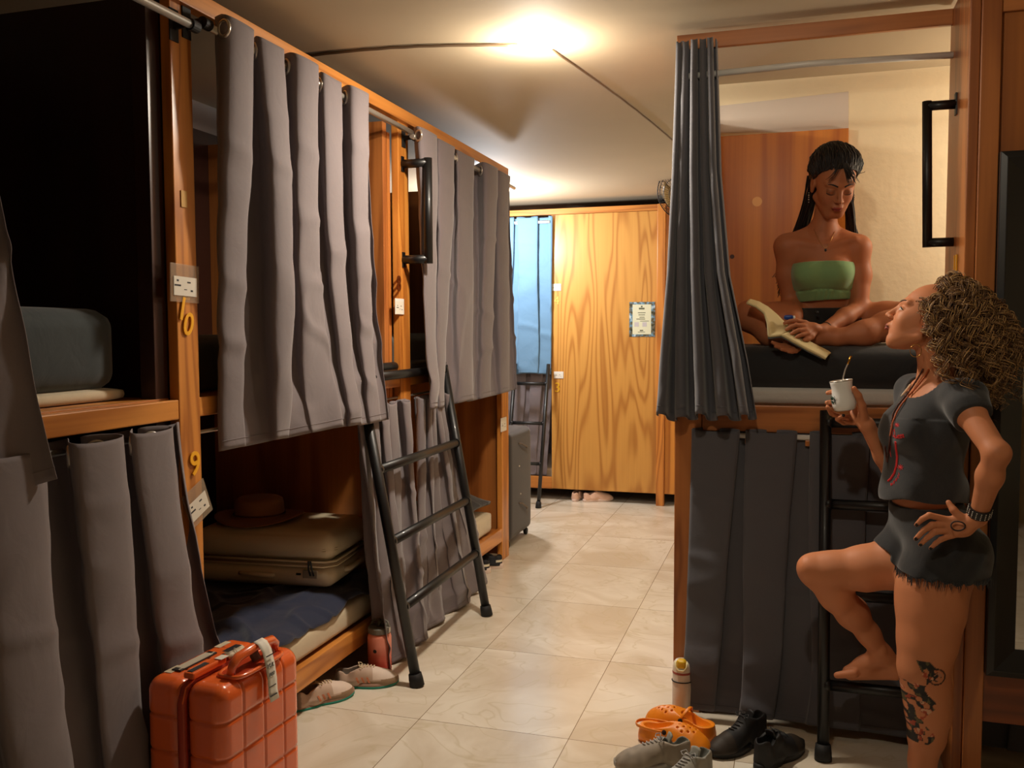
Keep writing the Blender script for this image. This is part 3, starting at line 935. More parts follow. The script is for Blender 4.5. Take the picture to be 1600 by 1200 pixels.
# mirror
mr = thing('wall_mirror', 'tall mirror in a wide black frame fixed to the brown closet', 'mirror', (.6, YC, .38))
xl = LY(1553, 600, YC - .03)[0] - .0; 
mz0 = LY(1540, 1055, YC - .03)[2]; mz1 = LY(1575, 236, YC - .03)[2]
xr_ = 1.22; fw = .085
def frame_mb():
    mb = MB()
    yo, yi = YC - .04, YC - .012
    A = [(xl, mz0), (xr_, mz0), (xr_, mz1), (xl, mz1)]
    B = [(xl + fw, mz0 + fw), (xr_ - fw, mz0 + fw), (xr_ - fw, mz1 - fw), (xl + fw, mz1 - fw)]
    C = [(xl + .02, mz0 + .02), (xr_ - .02, mz0 + .02), (xr_ - .02, mz1 - .02), (xl + .02, mz1 - .02)]
    vs = [(x, YC + .003, z) for x, z in A] + [(x, yo + .006, z) for x, z in A] + [(x, yo, z) for x, z in C] + [(x, yi, z) for x, z in B] + [(x, YC + .003, z) for x, z in B]
    fs = []
    for r in range(4):
        for i in range(4):
            j = (i + 1) % 4
            fs.append((r * 4 + i, r * 4 + j, (r + 1) * 4 + j, (r + 1) * 4 + i))
    for i in range(4):
        j = (i + 1) % 4
        fs.append((16 + i, 16 + j, j, i))
    return mb.add(vs, fs)
o = build('frame', frame_mb(), plain('black_frame_lacquer', (14, 14, 16), .42, coat=.3), mr, bevel=.002); o.location = (-.6, -YC, -.38)
mm, N_, L_, P__ = newmat('mirror_glass'); P__.inputs['Metallic'].default_value = 1; P__.inputs['Roughness'].default_value = .02; P__.inputs['Base Color'].default_value = (.86, .88, .88, 1)
o = build('mirror_glass', MB().box(xl + fw - .004, xr_ - fw + .004, YC - .008, YC + .002, mz0 + fw - .004, mz1 - fw + .004), mm, mr); o.location = (-.6, -YC, -.38)

# right ladder
fa = LZ(1286, 1188); 
W_ = .43
fb = fa + np.array([W_, 0, 0])
ta = np.array([LY(1290, 640, YF - .02)[0], YF - .028, 1.20]); tb = ta + np.array([W_, 0, 0])
def zz(px, py):
    f = lambda s: (lambda c: 600 - F_PX * c[1] / -c[2])(ROT.T @ (fa * (1 - s) + ta * s - CAM))
    return min(np.linspace(0, 1.05, 600), key=lambda s: abs(f(s) - py))
ladder('bunk_ladder', 'narrow black steel ladder on the right bunk with the woman\'s foot on it', fa, fb, ta, tb, [zz(0, 1069), zz(0, 927), zz(0, 787), .965], r=.0205)

# room things that only the mirror shows
t = thing('side_shelf', 'low dark shelf unit by the wall behind the photographer', 'shelf', (1.1, -1.3, 0))
for z in (.45, .9):
    build('shelf_board', MB().box(-.5, .5, -.2, .2, z, z + .03), M['board'], t)
for x in (-.5, .47):
    build('side_panel', MB().box(x, x + .03, -.2, .2, 0, 1.0), M['board'], t)
o = build('folded_jeans', soft_box(.72, 1.12, -1.45, -1.15, .932, 1.05, .03), fabric('blue_denim', (38, 58, 96), wrinkle=.4), smooth=True)
tag(o, 'folded blue denim on the low dark shelf', 'clothing')
# ================================================================== bunks and cabinet at the back
YK = 7.65
bk = thing('bunk_bed', 'golden plywood bunk at the far end of the aisle with a blue curtain', 'bunk bed', (-1.6, YK, 0))
def kp(name, mb, mat, **k):
    o = build(name, mb, mat, bk, **k); o.location = (1.6, -YK, 0); return o
kp('plywood_panel', MB().box(-1.985, -1.066, YK - .018, YK, .10, 2.492), M['plywood'])
kp('plywood_panel', MB().box(-.995, -.30, YK - .018, YK, .10, 2.50), wood('orange_plywood', (166, 92, 28), (222, 150, 62), 'Z', scale=.42, rings=12, streak=.25))
kp('post', MB().box(-1.064, -.997, YK - .05, YK, 0, 2.545), M['pine_z'], bevel=.003)
kp('top_rail', MB().box(-4.1, -1.066, YK - .03, YK + .01, 2.495, 2.545), M['pine_x'], bevel=.002)
kp('top_rail', MB().box(-.995, -.30, YK - .02, YK + .01, 2.505, 2.548), M['pine_x'], bevel=.002)
kp('lower_bed_rail', MB().box(-4.1, -1.987, YK - .01, YK + .02, .095, .20), M['pine_x'], bevel=.002)
kp('bed_rail', MB().box(-4.1, -1.987, YK - .01, YK + .02, 1.16, 1.25), M['pine_x'], bevel=.002)
kp('platform', MB().box(-4.1, -.4, YK + .021, YB - .01, 1.2, 1.23), M['board'])
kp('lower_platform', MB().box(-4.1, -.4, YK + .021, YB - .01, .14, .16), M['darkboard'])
kp('partition', MB().box(-1.985, -1.965, YK + .001, YB - .01, .10, 2.45), M['board'])
kp('curtain_rod', MB().tube([(-4.0, YK - .06, 2.445), (-1.99, YK - .06, 2.43)], .013, 14), M['white_rod'], smooth=True)
kp('lower_curtain_rod', MB().tube([(-4.0, YK + .03, 1.14), (-1.99, YK + .03, 1.14)], .008, 14), M['white_rod'], smooth=True)
XVv = (1, 0, 0)
for (px, py) in ((869, 449), (873, 586)):
    q = LY(px, py, YK - .022)
    o = label_sleeve('label_sleeve', bk, (q[0], YK - .0215, q[2]), XVv, ZV, .085, .06, clear=False, cardw=.85, cardh=.7)
    o.location = (1.6, -YK, 0)
q = LY(871, 606, YK - .02)
text('bed_number', '3', plain('yellow_enamel', (226, 176, 40), .4, .1), bk, (q[0] + 1.6, -.021, q[2]), (1, 0, 0), (0, 0, 1), .12, .002)
q = LY(870, 470, YK - .02)
text('bed_number', '4', plain('pale_yellow_enamel', (232, 190, 90), .4, .1), bk, (q[0] + 1.6, -.021, q[2]), (1, 0, 0), (0, 0, 1), .10, .001)

# posters
def poster_photo():
    m, N, L, P = newmat('jungle_photo_border')
    tc = N.new('ShaderNodeTexCoord'); n = N.new('ShaderNodeTexNoise'); n.inputs['Scale'].default_value = 26; n.inputs['Detail'].default_value = 5
    L.new(tc.outputs['Object'], n.inputs['Vector'])
    r = N.new('ShaderNodeValToRGB'); e = r.color_ramp.elements
    e[0].position = .36; e[0].color = rgba((46, 56, 44)); e[1].position = .66; e[1].color = rgba((196, 214, 222))
    a = e.new(.46); a.color = rgba((110, 104, 84)); b = e.new(.56); b.color = rgba((92, 144, 176))
    L.new(n.outputs['Fac'], r.inputs[0]); L.new(r.outputs[0], P.inputs['Base Color']); P.inputs['Roughness'].default_value = .3
    return m
PH = poster_photo()
M['poster_card'] = plain('pale_green_card', (222, 224, 196), .5)
def poster(x0, x1, z0, z1, label):
    cx, cz = (x0 + x1) / 2, (z0 + z1) / 2
    t = thing('notice', label, 'notice', (cx, YK - .0185, cz), 0, 'laminated notices on the far plywood')
    w, h = (x1 - x0) / 2, (z1 - z0) / 2
    build('photo_border', MB().box(-w, w, -.003, 0, -h, h), PH, t)
    build('text_panel', MB().box(-w * .74, w * .70, -.0045, -.003, -h * .86, h * .86), M['poster_card'], t)
    ln = MB()
    for (a, b, c, d) in ((-.03, .74, .06, .05), (-.03, .62, .22, .05), (-.03, .38, .3, .02), (-.03, .26, .25, .02), (.0, .12, .2, .02), (-.1, .02, .34, .02), (.2, -.10, .34, .015), (-.04, -.64, .13, .035), (-.04, -.73, .28, .015)):
        ln.box((a - c) * w, (a + c) * w, -.0052, -.0045, (b - d) * h, (b + d) * h)
    build('printing', ln, plain('olive_ink', (96, 100, 78), .6), t)
    bb_ = MB()
    for a in (-.42, .2):
        bb_.box((a - .17) * w, (a + .17) * w, -.0050, -.0045, -.42 * h, -.16 * h)
    build('pale_squares', bb_, plain('pale_mauve_print', (196, 192, 196), .6), t)
poster(-1.302, -1.084, 1.437, 1.731, 'laminated notice with a jungle photo border on the left side of the pine post')
poster(-.992, -.78, 1.415, 1.705, 'laminated notice half hidden by the right bunk curtain')

# blue curtain and the grey one below it
curtain('bunk_curtain', 'light blue curtain of the upper bunk at the far end', 'x', YK - .065, (-2.78, -2.0), (-2.8, -1.99), 2.475, 1.115, 3, M['curtain_blue'], amp_top=.026, amp_bot=.03, seed=42, rod_z=2.432, back=.01, eyelets=True)
curtain('bunk_curtain', 'grey curtain of the lower bunk at the far end, behind the small ladder', 'x', YK + .02, (-2.7, -1.995), (-2.7, -2.05), 1.15, .21, 5, M['curtain'], amp_top=.02, amp_bot=.03, seed=43, eyelets=False)
mattress('mattress', 'pale mattress end of the far lower bunk beside the plywood panel', -3.9, -2.0, YK + .08, YB - .08, .165, .27, M['cream_cloth'], r=.03)
# ladder at the back
kA = LZ(841, 794); kA[1] = kA[1]
kB = kA + np.array([-.30, .0, 0])
tA = np.array([LY(857, 583, YK - .09)[0], YK - .09, 1.20]); tB = tA + np.array([-.30, 0, 0])
ladder('bunk_ladder', 'small black ladder hanging under the light blue curtain', kB, kA, tB, tA, [.30, .58, .86], r=.016)

# fan on the far wall: only its rim shows past the right bunk curtain
fn = thing('wall_fan', 'wire cage fan partly hidden behind the right bunk curtain', 'fan', (0, 0, 0))
q = LY(1066, 302, 6.9)
fc = np.array([q[0], 6.9, q[2]]); fn.location = tuple(fc)
ax = np.array([-.28, -.9, -.34]); ax /= np.linalg.norm(ax)
fu = np.cross(ax, [0, 0, 1.0]); fu /= np.linalg.norm(fu); fv = np.cross(fu, ax)
def ringp(r, d, n=40): return [fu * r * math.cos(w) + fv * r * math.sin(w) + ax * d for w in np.linspace(0, 2 * PI, n + 1)[:-1]]
cage = MB().tube(ringp(.20, 0), .004, 8, closed=True)
for r_, d_ in ((.17, .035), (.13, .05), (.08, .058), (.19, -.03), (.12, -.05)): cage.tube(ringp(r_, d_), .0022, 6, closed=True)
for k in range(44):
    w = 2 * PI * k / 44; dr = fu * math.cos(w) + fv * math.sin(w)
    cage.tube([dr * .03 + ax * .06, dr * .13 + ax * .05, dr * .18 + ax * .028, dr * .20], .0012, 5)
    if k % 2 == 0: cage.tube([dr * .20, dr * .17 - ax * .04, dr * .05 - ax * .055], .0012, 5)
build('cage', cage, plain('dark_wire', (40, 38, 38), .4, .6), fn, smooth=True)
bl = MB()
for k in range(3):
    w0 = 2 * PI * k / 3
    G = np.zeros((8, 6, 3))
    for i in range(8):
        for j in range(6):
            r_ = .03 + .13 * i / 7; w = w0 + (j / 5 - .5) * (1.0 + .4 * i / 7)
            G[i, j] = (fu * math.cos(w) + fv * math.sin(w)) * r_ + ax * (.022 * (j / 5 - .5))
    bl.grid(G)
build('fan_blade', bl, plain('amber_plastic', (150, 120, 70), .35), fn, smooth=True, solid=.002)
build('motor', MB().lathe([(.0, .02), (.03, .018), (.035, 0), (.05, -.03), (.05, -.09), (.03, -.11), (0, -.11)], (0, 0, 0), 20, ax, cap=False), M['black_rubber'], fn, smooth=True)
build('bracket', MB().tube([-ax * .09, (0, .05, .06), (0.0, .10, CEIL - fc[2] - .0)], .012, 10), M['black_rubber'], fn, smooth=True)

# black soft suitcase
sc = thing('suitcase', 'black soft suitcase standing at the end of the left bunks', 'suitcase', (-1.93, 6.02, 0))
# width along Y, depth along X; face toward the aisle
def scp(name, mb, mat, **k): return build(name, mb, mat, sc, **k)
bm_ = soft_box(-.17, .135, -.25, .30, .05, .80, .045, puff=.008)
scp('body', bm_, fabric('black_nylon', (44, 39, 38), weave=700), smooth=True)
scp('front_pocket', soft_box(-.12, .10, -.272, -.245, .10, .74, .03, puff=.02), fabric('black_nylon_pocket', (36, 32, 32), weave=700), smooth=True)
scp('zip_line', MB().tube([(-.155, -.253, .08), (-.155, -.253, .76), (.12, -.253, .76), (.12, -.253, .08)], .003, 6), M['black_rubber'])
z_ = MB()
z_.tube([(.115, -.262, .34), (.118, -.266, .28)], .004, 6).tube([(.07, -.285, .30), (.06, -.29, .25)], .004, 6).tube([(.04, -.285, .28), (.10, -.285, .29)], .003, 6)
scp('zip_pull', z_, M['chrome'])
for (y, z) in ((-.05, .55), (-.02, .35)): scp('stud', MB().ball((.142, y, z), .006), M['chrome'], smooth=True)
scp('side_handle', MB().tube([(.143, -.06, .71), (.158, -.03, .705), (.158, .1, .665), (.143, .13, .66)], .006, 8), plain('grey_nylon_tape', (110, 96, 84), .8))
scp('lower_handle', MB().tube([(.143, -.06, .29), (.158, -.03, .285), (.158, .1, .23), (.143, .13, .22)], .006, 8), plain('grey_nylon_strap', (110, 96, 84), .8))
for (x, y) in ((.09, -.2), (.09, .25), (-.13, -.2), (-.13, .25)):
    w = MB().lathe([(.0, -.012), (.022, -.012), (.026, -.006), (.026, .006), (.022, .012), (0, .012)], (x + .01, y, .026), 18, (1, 0, .0), cap=False)
    w.box(x - .012, x + .004, y - .02, y + .02, .03, .07)
    scp('wheel', w, M['black_rubber'], smooth=False)
# ================================================================== smooth bodies: blended tapered capsules turned into one surface
DEV_H = float(os.environ.get('DEVH', '0') or 0)

def smin(a, b, k):
    h = np.maximum(k - np.abs(a - b), 0) / k
    return np.minimum(a, b) - h * h * k * .25

class Body:
    def __init__(self):
        self.p = []
    def cone(self, a, b, ra, rb, k=.02, sub=False):
        self.p.append(('c', np.array(a, float), np.array(b, float), ra, rb, k, sub)); return self
    def chain(self, pts, rs, k=.02):
        for i in range(len(pts) - 1): self.cone(pts[i], pts[i + 1], rs[i], rs[i + 1], k)
        return self
    def ell(self, c, r, ax=None, k=.02, sub=False):
        """ellipsoid; AX rows = its three axes"""
        ax = np.eye(3) if ax is None else np.array(ax, float)
        ax = ax / np.linalg.norm(ax, axis=1, keepdims=True)
        self.p.append(('e', np.array(c, float), np.array(r, float), ax, None, k, sub)); return self
    def bounds(self):
        lo = np.full(3, 1e9); hi = -lo
        for q in self.p:
            if q[6]: continue
            if q[0] == 'c':
                for c, r in ((q[1], q[3]), (q[2], q[4])):
                    lo = np.minimum(lo, c - r); hi = np.maximum(hi, c + r)
            else:
                r = max(q[2]); lo = np.minimum(lo, q[1] - r); hi = np.maximum(hi, q[1] + r)
        return lo, hi
    @staticmethod
    def dist(q, X):
        if q[0] == 'c':
            a, b, ra, rb = q[1:5]
            ba = b - a; L = ba @ ba
            pa = X - a
            t = np.clip((pa @ ba) / (L + 1e-12), 0, 1)
            d = np.linalg.norm(pa - t[..., None] * ba, axis=-1) - (ra + (rb - ra) * t)
            return d
        c, r, ax = q[1:4]
        u = (X - c) @ ax.T
        k0 = np.linalg.norm(u / r, axis=-1); k1 = np.linalg.norm(u / (r * r), axis=-1)
        return k0 * (k0 - 1) / (k1 + 1e-9)
    def field(self, h, pad=.012, clip=None, grow=0.0, noise=None):
        lo, hi = self.bounds(); lo = lo - pad - grow - h; hi = hi + pad + grow + h
        if clip is not None:
            lo = np.maximum(lo, clip[0]); hi = np.minimum(hi, clip[1])
        n = np.ceil((hi - lo) / h).astype(int) + 1
        D = np.full(n, .08, np.float32)
        ax = [lo[i] + h * np.arange(n[i]) for i in range(3)]
        for q in self.p:
            k = q[5]; mg = k + 2.2 * h + grow + .004
            if q[0] == 'c':
                a = np.minimum(q[1] - q[3], q[2] - q[4]) - mg; b = np.maximum(q[1] + q[3], q[2] + q[4]) + mg
            else:
                e = np.sqrt(((q[3] * q[2][:, None]) ** 2).sum(0)); a = q[1] - e - mg; b = q[1] + e + mg
            i0 = np.maximum(np.floor((a - lo) / h).astype(int), 0); i1 = np.minimum(np.ceil((b - lo) / h).astype(int) + 1, n)
            if (i1 <= i0).any(): continue
            X = np.stack(np.meshgrid(*[ax[t][i0[t]:i1[t]] for t in range(3)], indexing='ij'), -1)
            d = self.dist(q, X).astype(np.float32)
            sl = tuple(slice(i0[t], i1[t]) for t in range(3))
            if q[6]:
                D[sl] = -smin(-D[sl], d, k)
            else:
                D[sl] = smin(D[sl], d, k)
        D -= grow
        if noise is not None:
            X = np.stack(np.meshgrid(*ax, indexing='ij'), -1)
            D = noise(D, X)
        return D, lo, h

def surface(D, lo, h):
    """surface nets"""
    n = np.array(D.shape)
    ins = D < 0
    c = np.zeros(n - 1, np.int8)
    for dx in (0, 1):
        for dy in (0, 1):
            for dz in (0, 1):
                c += ins[dx:n[0] - 1 + dx, dy:n[1] - 1 + dy, dz:n[2] - 1 + dz]
    act = (c > 0) & (c < 8)
    I = np.argwhere(act)
    idx = np.full(act.shape, -1, np.int32); idx[act] = np.arange(len(I))
    acc = np.zeros((len(I), 3)); cnt = np.zeros(len(I))
    corners = [(x, y, z) for x in (0, 1) for y in (0, 1) for z in (0, 1)]
    for a in range(8):
        for b in range(a + 1, 8):
            ca, cb = np.array(corners[a]), np.array(corners[b])
            if np.abs(ca - cb).sum() != 1: continue
            va = D[tuple((I + ca).T)]; vb = D[tuple((I + cb).T)]
            m = (va < 0) != (vb < 0)
            t = np.where(m, va / (va - vb + 1e-20), 0)
            P = ca + (cb - ca) * t[:, None]
            acc += P * m[:, None]; cnt += m
    V = lo + h * (I + acc / np.maximum(cnt, 1)[:, None])
    F = []
    for ax in range(3):
        o = [q for q in range(3) if q != ax]
        s0 = [slice(None)] * 3; s1 = [slice(None)] * 3
        s0[ax] = slice(0, n[ax] - 1); s1[ax] = slice(1, n[ax])
        a = ins[tuple(s0)]; b = ins[tuple(s1)]
        E = np.argwhere(a != b)
        ok = (E[:, o[0]] > 0) & (E[:, o[1]] > 0) & (E[:, o[0]] < n[o[0]] - 1) & (E[:, o[1]] < n[o[1]] - 1)
        E = E[ok]
        flip = a[tuple(E.T)]
        def g(d0, d1):
            q = E.copy(); q[:, o[0]] -= d0; q[:, o[1]] -= d1
            return idx[tuple(q.T)]
        quad = np.stack([g(1, 1), g(0, 1), g(0, 0), g(1, 0)], 1)
        if ax == 1: flip = ~flip
        quad[~flip] = quad[~flip][:, ::-1]
        F.append(quad)
    F = np.concatenate(F)
    F = F[(F >= 0).all(1)]
    return V, F

def sdf_object(name, body, h, mat, parent=None, color=None, smooth_it=2, grow=0.0, noise=None, clip=None, world_loc=None):
    if DEV_H: h = max(h, h * DEV_H)
    D, lo, hh = body.field(h, grow=grow, noise=noise, clip=clip) if not isinstance(body, tuple) else body
    V, F = surface(D, lo, hh)
    me = bpy.data.meshes.new(name)
    me.vertices.add(len(V)); me.vertices.foreach_set('co', V.astype(np.float32).ravel())
    me.loops.add(len(F) * 4); me.polygons.add(len(F))
    me.loops.foreach_set('vertex_index', F.astype(np.int32).ravel())
    me.polygons.foreach_set('loop_start', np.arange(0, len(F) * 4, 4, dtype=np.int32))
    me.polygons.foreach_set('use_smooth', np.ones(len(F), bool))
    me.update(calc_edges=True)
    me.validate()
    # laplacian smoothing
    if smooth_it:
        co = V.copy()
        for _ in range(smooth_it):
            acc = np.zeros_like(co); cn = np.zeros(len(co))
            for a, b in ((0, 1), (1, 2), (2, 3), (3, 0)):
                np.add.at(acc, F[:, a], co[F[:, b]]); np.add.at(acc, F[:, b], co[F[:, a]])
                np.add.at(cn, F[:, a], 1); np.add.at(cn, F[:, b], 1)
            co = co * .4 + acc / np.maximum(cn, 1)[:, None] * .6
        V = co
        me.vertices.foreach_set('co', V.astype(np.float32).ravel()); me.update()
    if color is not None:
        C_ = np.ones((len(V), 4), np.float32); C_[:, :3] = color(V)
        at = me.color_attributes.new('Col', 'FLOAT_COLOR', 'POINT')
        at.data.foreach_set('color', C_.ravel())
    me.materials.append(mat)
    if parent is not None:
        # keep the vertices relative to the parent's place
        base_ = np.array(parent.location) if parent.parent is None else np.array(parent.parent.location)
        me.vertices.foreach_set('co', (V - base_).astype(np.float32).ravel()); me.update()
    return link(name, me, parent)

def frame_of(f, u):
    """orthonormal (forward, side, up) rows from a facing direction and an approximate up"""
    f = np.array(f, float); f /= np.linalg.norm(f)
    u = np.array(u, float); u = u - f * (u @ f); u /= np.linalg.norm(u)
    return np.array([f, np.cross(u, f), u])        # side = the figure's own left

def head(B, c, A, s=1.0, blend=.012):
    """a head with brow, sockets, nose, lips, chin and ears; A rows = forward, own left, up"""
    P = lambda f, l, u: c + s * (A[0] * f + A[1] * l + A[2] * u)
    E = lambda q, r, k=blend, sub=False: B.ell(P(*q), np.array(r) * s, A, k, sub)
    C = lambda a, b, ra, rb, k=blend, sub=False: B.cone(P(*a), P(*b), ra * s, rb * s, k, sub)
    E((-.012, 0, .035), (.094, .073, .088), .02)
    E((.028, 0, -.012), (.062, .062, .085), .02)
    E((.045, 0, -.060), (.042, .049, .048), .02)
    C((.060, -.016, -.094), (.060, .016, -.094), .017, .017, .018)
    for q in (-1, 1):
        C((.0, q * .055, -.053), (.058, q * .018, -.092), .015, .013, .02)
        E((.058, q * .034, -.022), (.022, .022, .026), .018)
        C((.083, q * .010, .028), (.070, q * .046, .030), .0085, .008, .012)
        E((.094, q * .031, .006), (.014, .016, .010), .010, True)
        E((.074, q * .031, .004), (.014, .0145, .0135), .003)
    C((.084, 0, .020), (.106, 0, -.020), .0065, .0085, .010)
    E((.107, 0, -.024), (.0095, .0095, .008), .006)
    for q in (-1, 1):
        E((.098, q * .0115, -.027), (.009, .007, .0065), .006)
        E((.103, q * .006, -.034), (.004, .003, .003), .002, True)
    E((.088, 0, -.052), (.012, .020, .010), .010)
    E((.0955, .006, -.0545), (.0065, .014, .0042), .004)
    E((.0955, -.006, -.0545), (.0065, .014, .0042), .004)
    E((.094, 0, -.0640), (.0070, .016, .0052), .004)
    C((.1005, -.019, -.0590), (.1005, .019, -.0590), .0012, .0012, .0015, True)
    E((.089, 0, -.076), (.008, .016, .006), .006, True)
    for q in (-1, 1):
        E((-.012, q * .074, -.004), (.019, .009, .030), .006)
        E((-.006, q * .083, .000), (.009, .006, .017), .005, True)
        E((-.008, q * .074, -.030), (.009, .006, .010), .006)
    return P

def hand(B, wrist, A, spec, s=1.0, side=1, k=.006):
    """palm and five separate fingers. A rows = direction of the fingers, direction to the thumb side, back of the hand.
    SPEC: per finger (index..little) (splay, bend1, bend2, bend3) in radians, then the thumb [three points in the hand's frame]"""
    P = lambda f, l, u: wrist + s * (A[0] * f + A[1] * l + A[2] * u)
    B.ell(P(.012, 0, 0), np.array((.026, .027, .018)) * s, A, .012)
    B.ell(P(.048, .002, .0), np.array((.046, .037, .0145)) * s, A, .012)
    B.ell(P(.040, .022, -.006), np.array((.032, .016, .015)) * s, A, .012)
    base = [(.086, .028), (.090, .009), (.086, -.010), (.078, -.027)]
    ln = [(.040, .025, .020), (.044, .028, .021), (.041, .026, .020), (.032, .020, .018)]
    rad = [.0088, .009, .0086, .0076]
    tips = []
    for i in range(4):
        sp, b1, b2, b3 = spec['f'][i]
        p = np.array((base[i][0], base[i][1], 0.0)); a = 0.0
        pts = [np.array((base[i][0] - .03, base[i][1] * .8, 0.0)), p.copy()]
        for L_, b in zip(ln[i], (b1, b2, b3)):
            a += b
            d = np.array((math.cos(a) * math.cos(sp), math.cos(a) * math.sin(sp), -math.sin(a)))
            p = p + d * L_; pts.append(p.copy())
        W = [P(*q) for q in pts]; r = rad[i] * s
        B.cone(W[0], W[1], r, r * 1.08, .008)
        B.cone(W[1], W[2], r * 1.06, r * .98, .0035)
        B.cone(W[2], W[3], r * .98, r * .90, .0035)
        B.cone(W[3], W[4], r * .90, r * .76, .0035)
        tips.append((W[4], W[3]))
    T = [P(*q) for q in spec['t']]
    B.cone(T[0], T[1], .0135 * s, .0115 * s, .010)
    B.cone(T[1], T[2], .0112 * s, .0100 * s, .005)
    B.cone(T[2], T[3], .0100 * s, .0082 * s, .004)
    tips.append((T[3], T[2]))
    return tips
# ================================================================== the two women
J = LY
def seg_color(C_, V, pts, r, col):
    for p in pts:
        C_[np.linalg.norm(V - p, axis=1) < r] = col

def paint_head(V, C_, c, A, s, skin, brow, lip, eye_open=True, lash=(24, 14, 10)):
    Lc = ((V - c) / s) @ A.T
    f, l, u = Lc.T
    near = np.linalg.norm(Lc, axis=1) < .17
    al = np.abs(l)
    # lips
    m = near & (f > .086) & (al < .021 - np.abs(u + .059) * .7) & (u < -.0495) & (u > -.0705)
    C_[m] = lin(lip)
    m = near & (f > .08) & (al < .019) & (np.abs(u + .0592) < .0012)
    C_[m] = lin([v * .45 for v in lip])
    # eyebrows
    arch = .0265 + .007 * np.sin(np.clip((al - .010) / .042, 0, 1) * PI * .75)
    # eyes
    ex = (al - .031) / .0150
    inside = near & (f > .06) & (np.abs(ex) < 1)
    if eye_open:
        top = .0085 * (1 - ex ** 2); bot = -.0035 * (1 - ex ** 2)
        m = inside & (u - .003 < top) & (u - .003 > bot)
        C_[m] = lin((214, 200, 186))
        m2 = m & (np.hypot(al - .031, u - .006) < .0058); C_[m2] = lin((58, 38, 24))
    else:
        lidl = -.0045 - .0045 * (1 - ex ** 2) + .002
        m = inside & (u > lidl) & (u < .012); C_[m] = np.array(lin([v * .86 for v in skin]))
    # nostrils
    m = near & (np.hypot(f - .103, np.hypot(al - .006, u + .0335)) < .0042); C_[m] = lin([v * .4 for v in skin])

def face_lines(bodyobj, parent, c, A, s, brow_mat, lash_mat, eye_open):
    """eyebrows and lash lines laid on the face"""
    base_ = np.array(parent.location)
    bv = BVHTree.FromPolygons([v.co[:] for v in bodyobj.data.vertices], [p.vertices[:] for p in bodyobj.data.polygons])
    def snap(l, u, lift):
        o_ = c + s * (A[0] * .2 + A[1] * l + A[2] * u) - base_
        h = bv.ray_cast(Vector(tuple(o_)), Vector(tuple(-A[0])))
        return np.array(h[0]) + A[0] * lift if h[0] is not None else None
    for sd in (-1, 1):
        for dk in (0, .0022):
            P_ = [snap(sd * al, .0255 + dk * (1 - i / 9) + .0075 * math.sin(min(1, (al - .010) / .040) * PI * .75), .0004) for i, al in enumerate(np.linspace(.012, .046, 10))]
            P_ = [q for q in P_ if q is not None]
            build('eyebrow', MB().tube(P_, [.0011 + .0012 * math.sin(PI * min(1, .25 + .75 * i / (len(P_) - 1))) for i in range(len(P_))], 6), brow_mat, parent, smooth=True)
        P_ = []
        for al in np.linspace(.0175, .0455, 10):
            ex = (al - .031) / .0150
            u = (.0105 if eye_open else -.0025) * 1.0 + ((.0085 * (1 - ex * ex) - .0075) if eye_open else -.0045 * (1 - ex * ex))
            q = snap(sd * al, u, .0008)
            if q is not None: P_.append(q)
        build('eyelashes', MB().tube(P_, [.0006 + .0009 * i / (len(P_) - 1) for i in range(len(P_))], 6), lash_mat, parent, smooth=True)

def tubes(strands, r0, nseg=4):
    mb = MB()
    for st in strands:
        m = len(st); r = [r0 * (1 - .55 * (i / (m - 1)) ** 3) for i in range(m)]
        mb.tube(st, r, nseg, cap=False)
    return mb

# ------------------------------------------------------------------ woman standing at the ladder
W1 = thing('person', 'person with curly blond hair in dark grey t-shirt and black shorts, one foot on ladder', 'person', tuple(LZ(1440, 1268)))
SK1 = (196, 126, 86)
Ff = np.array((-.94, -.34, 0)); Ff /= np.linalg.norm(Ff)       # way she faces
Lf = np.array((-Ff[1] * -1, 0, 0)); Lf = np.array((Ff[1] * -1 * 1, Ff[0], 0)) # her left, towards the camera
Lf = np.array((-Ff[1], Ff[0], 0)); 
if Lf[1] > 0: Lf = -Lf
Uf = np.array((0, 0, 1.0))
AT = np.array((Ff, Lf, Uf))
hip = J(1455, 842, 3.06); waist = J(1441, 778, 3.06); chest = J(1447, 675, 3.05); shc = J(1466, 612, 3.05)
shL = shc + Lf * .150 + Uf * -.012; shR = shc - Lf * .150 + Uf * -.012
hipL = hip + Lf * .082 + Uf * -.02; hipR = hip - Lf * .082 + Uf * -.01
B1 = Body()
leanf = (shc - hip) / np.linalg.norm(shc - hip)
AT2 = frame_of(Ff, leanf)
AT2[1] = Lf
B1.ell(hip + Ff * -.012, (.098, .148, .110), AT, .03)
B1.ell(hip + Ff * -.055 + Uf * -.045 + Lf * .06, (.074, .080, .085), AT, .03)
B1.ell(hip + Ff * -.055 + Uf * -.045 - Lf * .06, (.074, .080, .085), AT, .03)
B1.ell(waist, (.082, .118, .10), AT, .05)
B1.ell(chest, (.095, .132, .12), AT, .05)
B1.ell(chest + Ff * .065 + Lf * .055 + Uf * .0, (.045, .05, .05), AT, .03)
B1.ell(chest + Ff * .065 - Lf * .055 + Uf * .0, (.045, .05, .05), AT, .03)
B1.cone(shL, shR, .050, .050, .05)
B1.ell(shc + Ff * -.015 + Uf * -.03, (.075, .14, .07), AT, .04)
# head & neck
H1c = J(1447, 503, 3.03); H1 = frame_of((-.88, .10, .40), (.40, .03, .9))
B1.chain([H1c + H1[0] * -.035 + H1[2] * -.035, shc + Uf * .035 + Ff * .005, shc + Uf * -.02], [.050, .050, .07], .03)
head(B1, H1c, H1, 1.0)
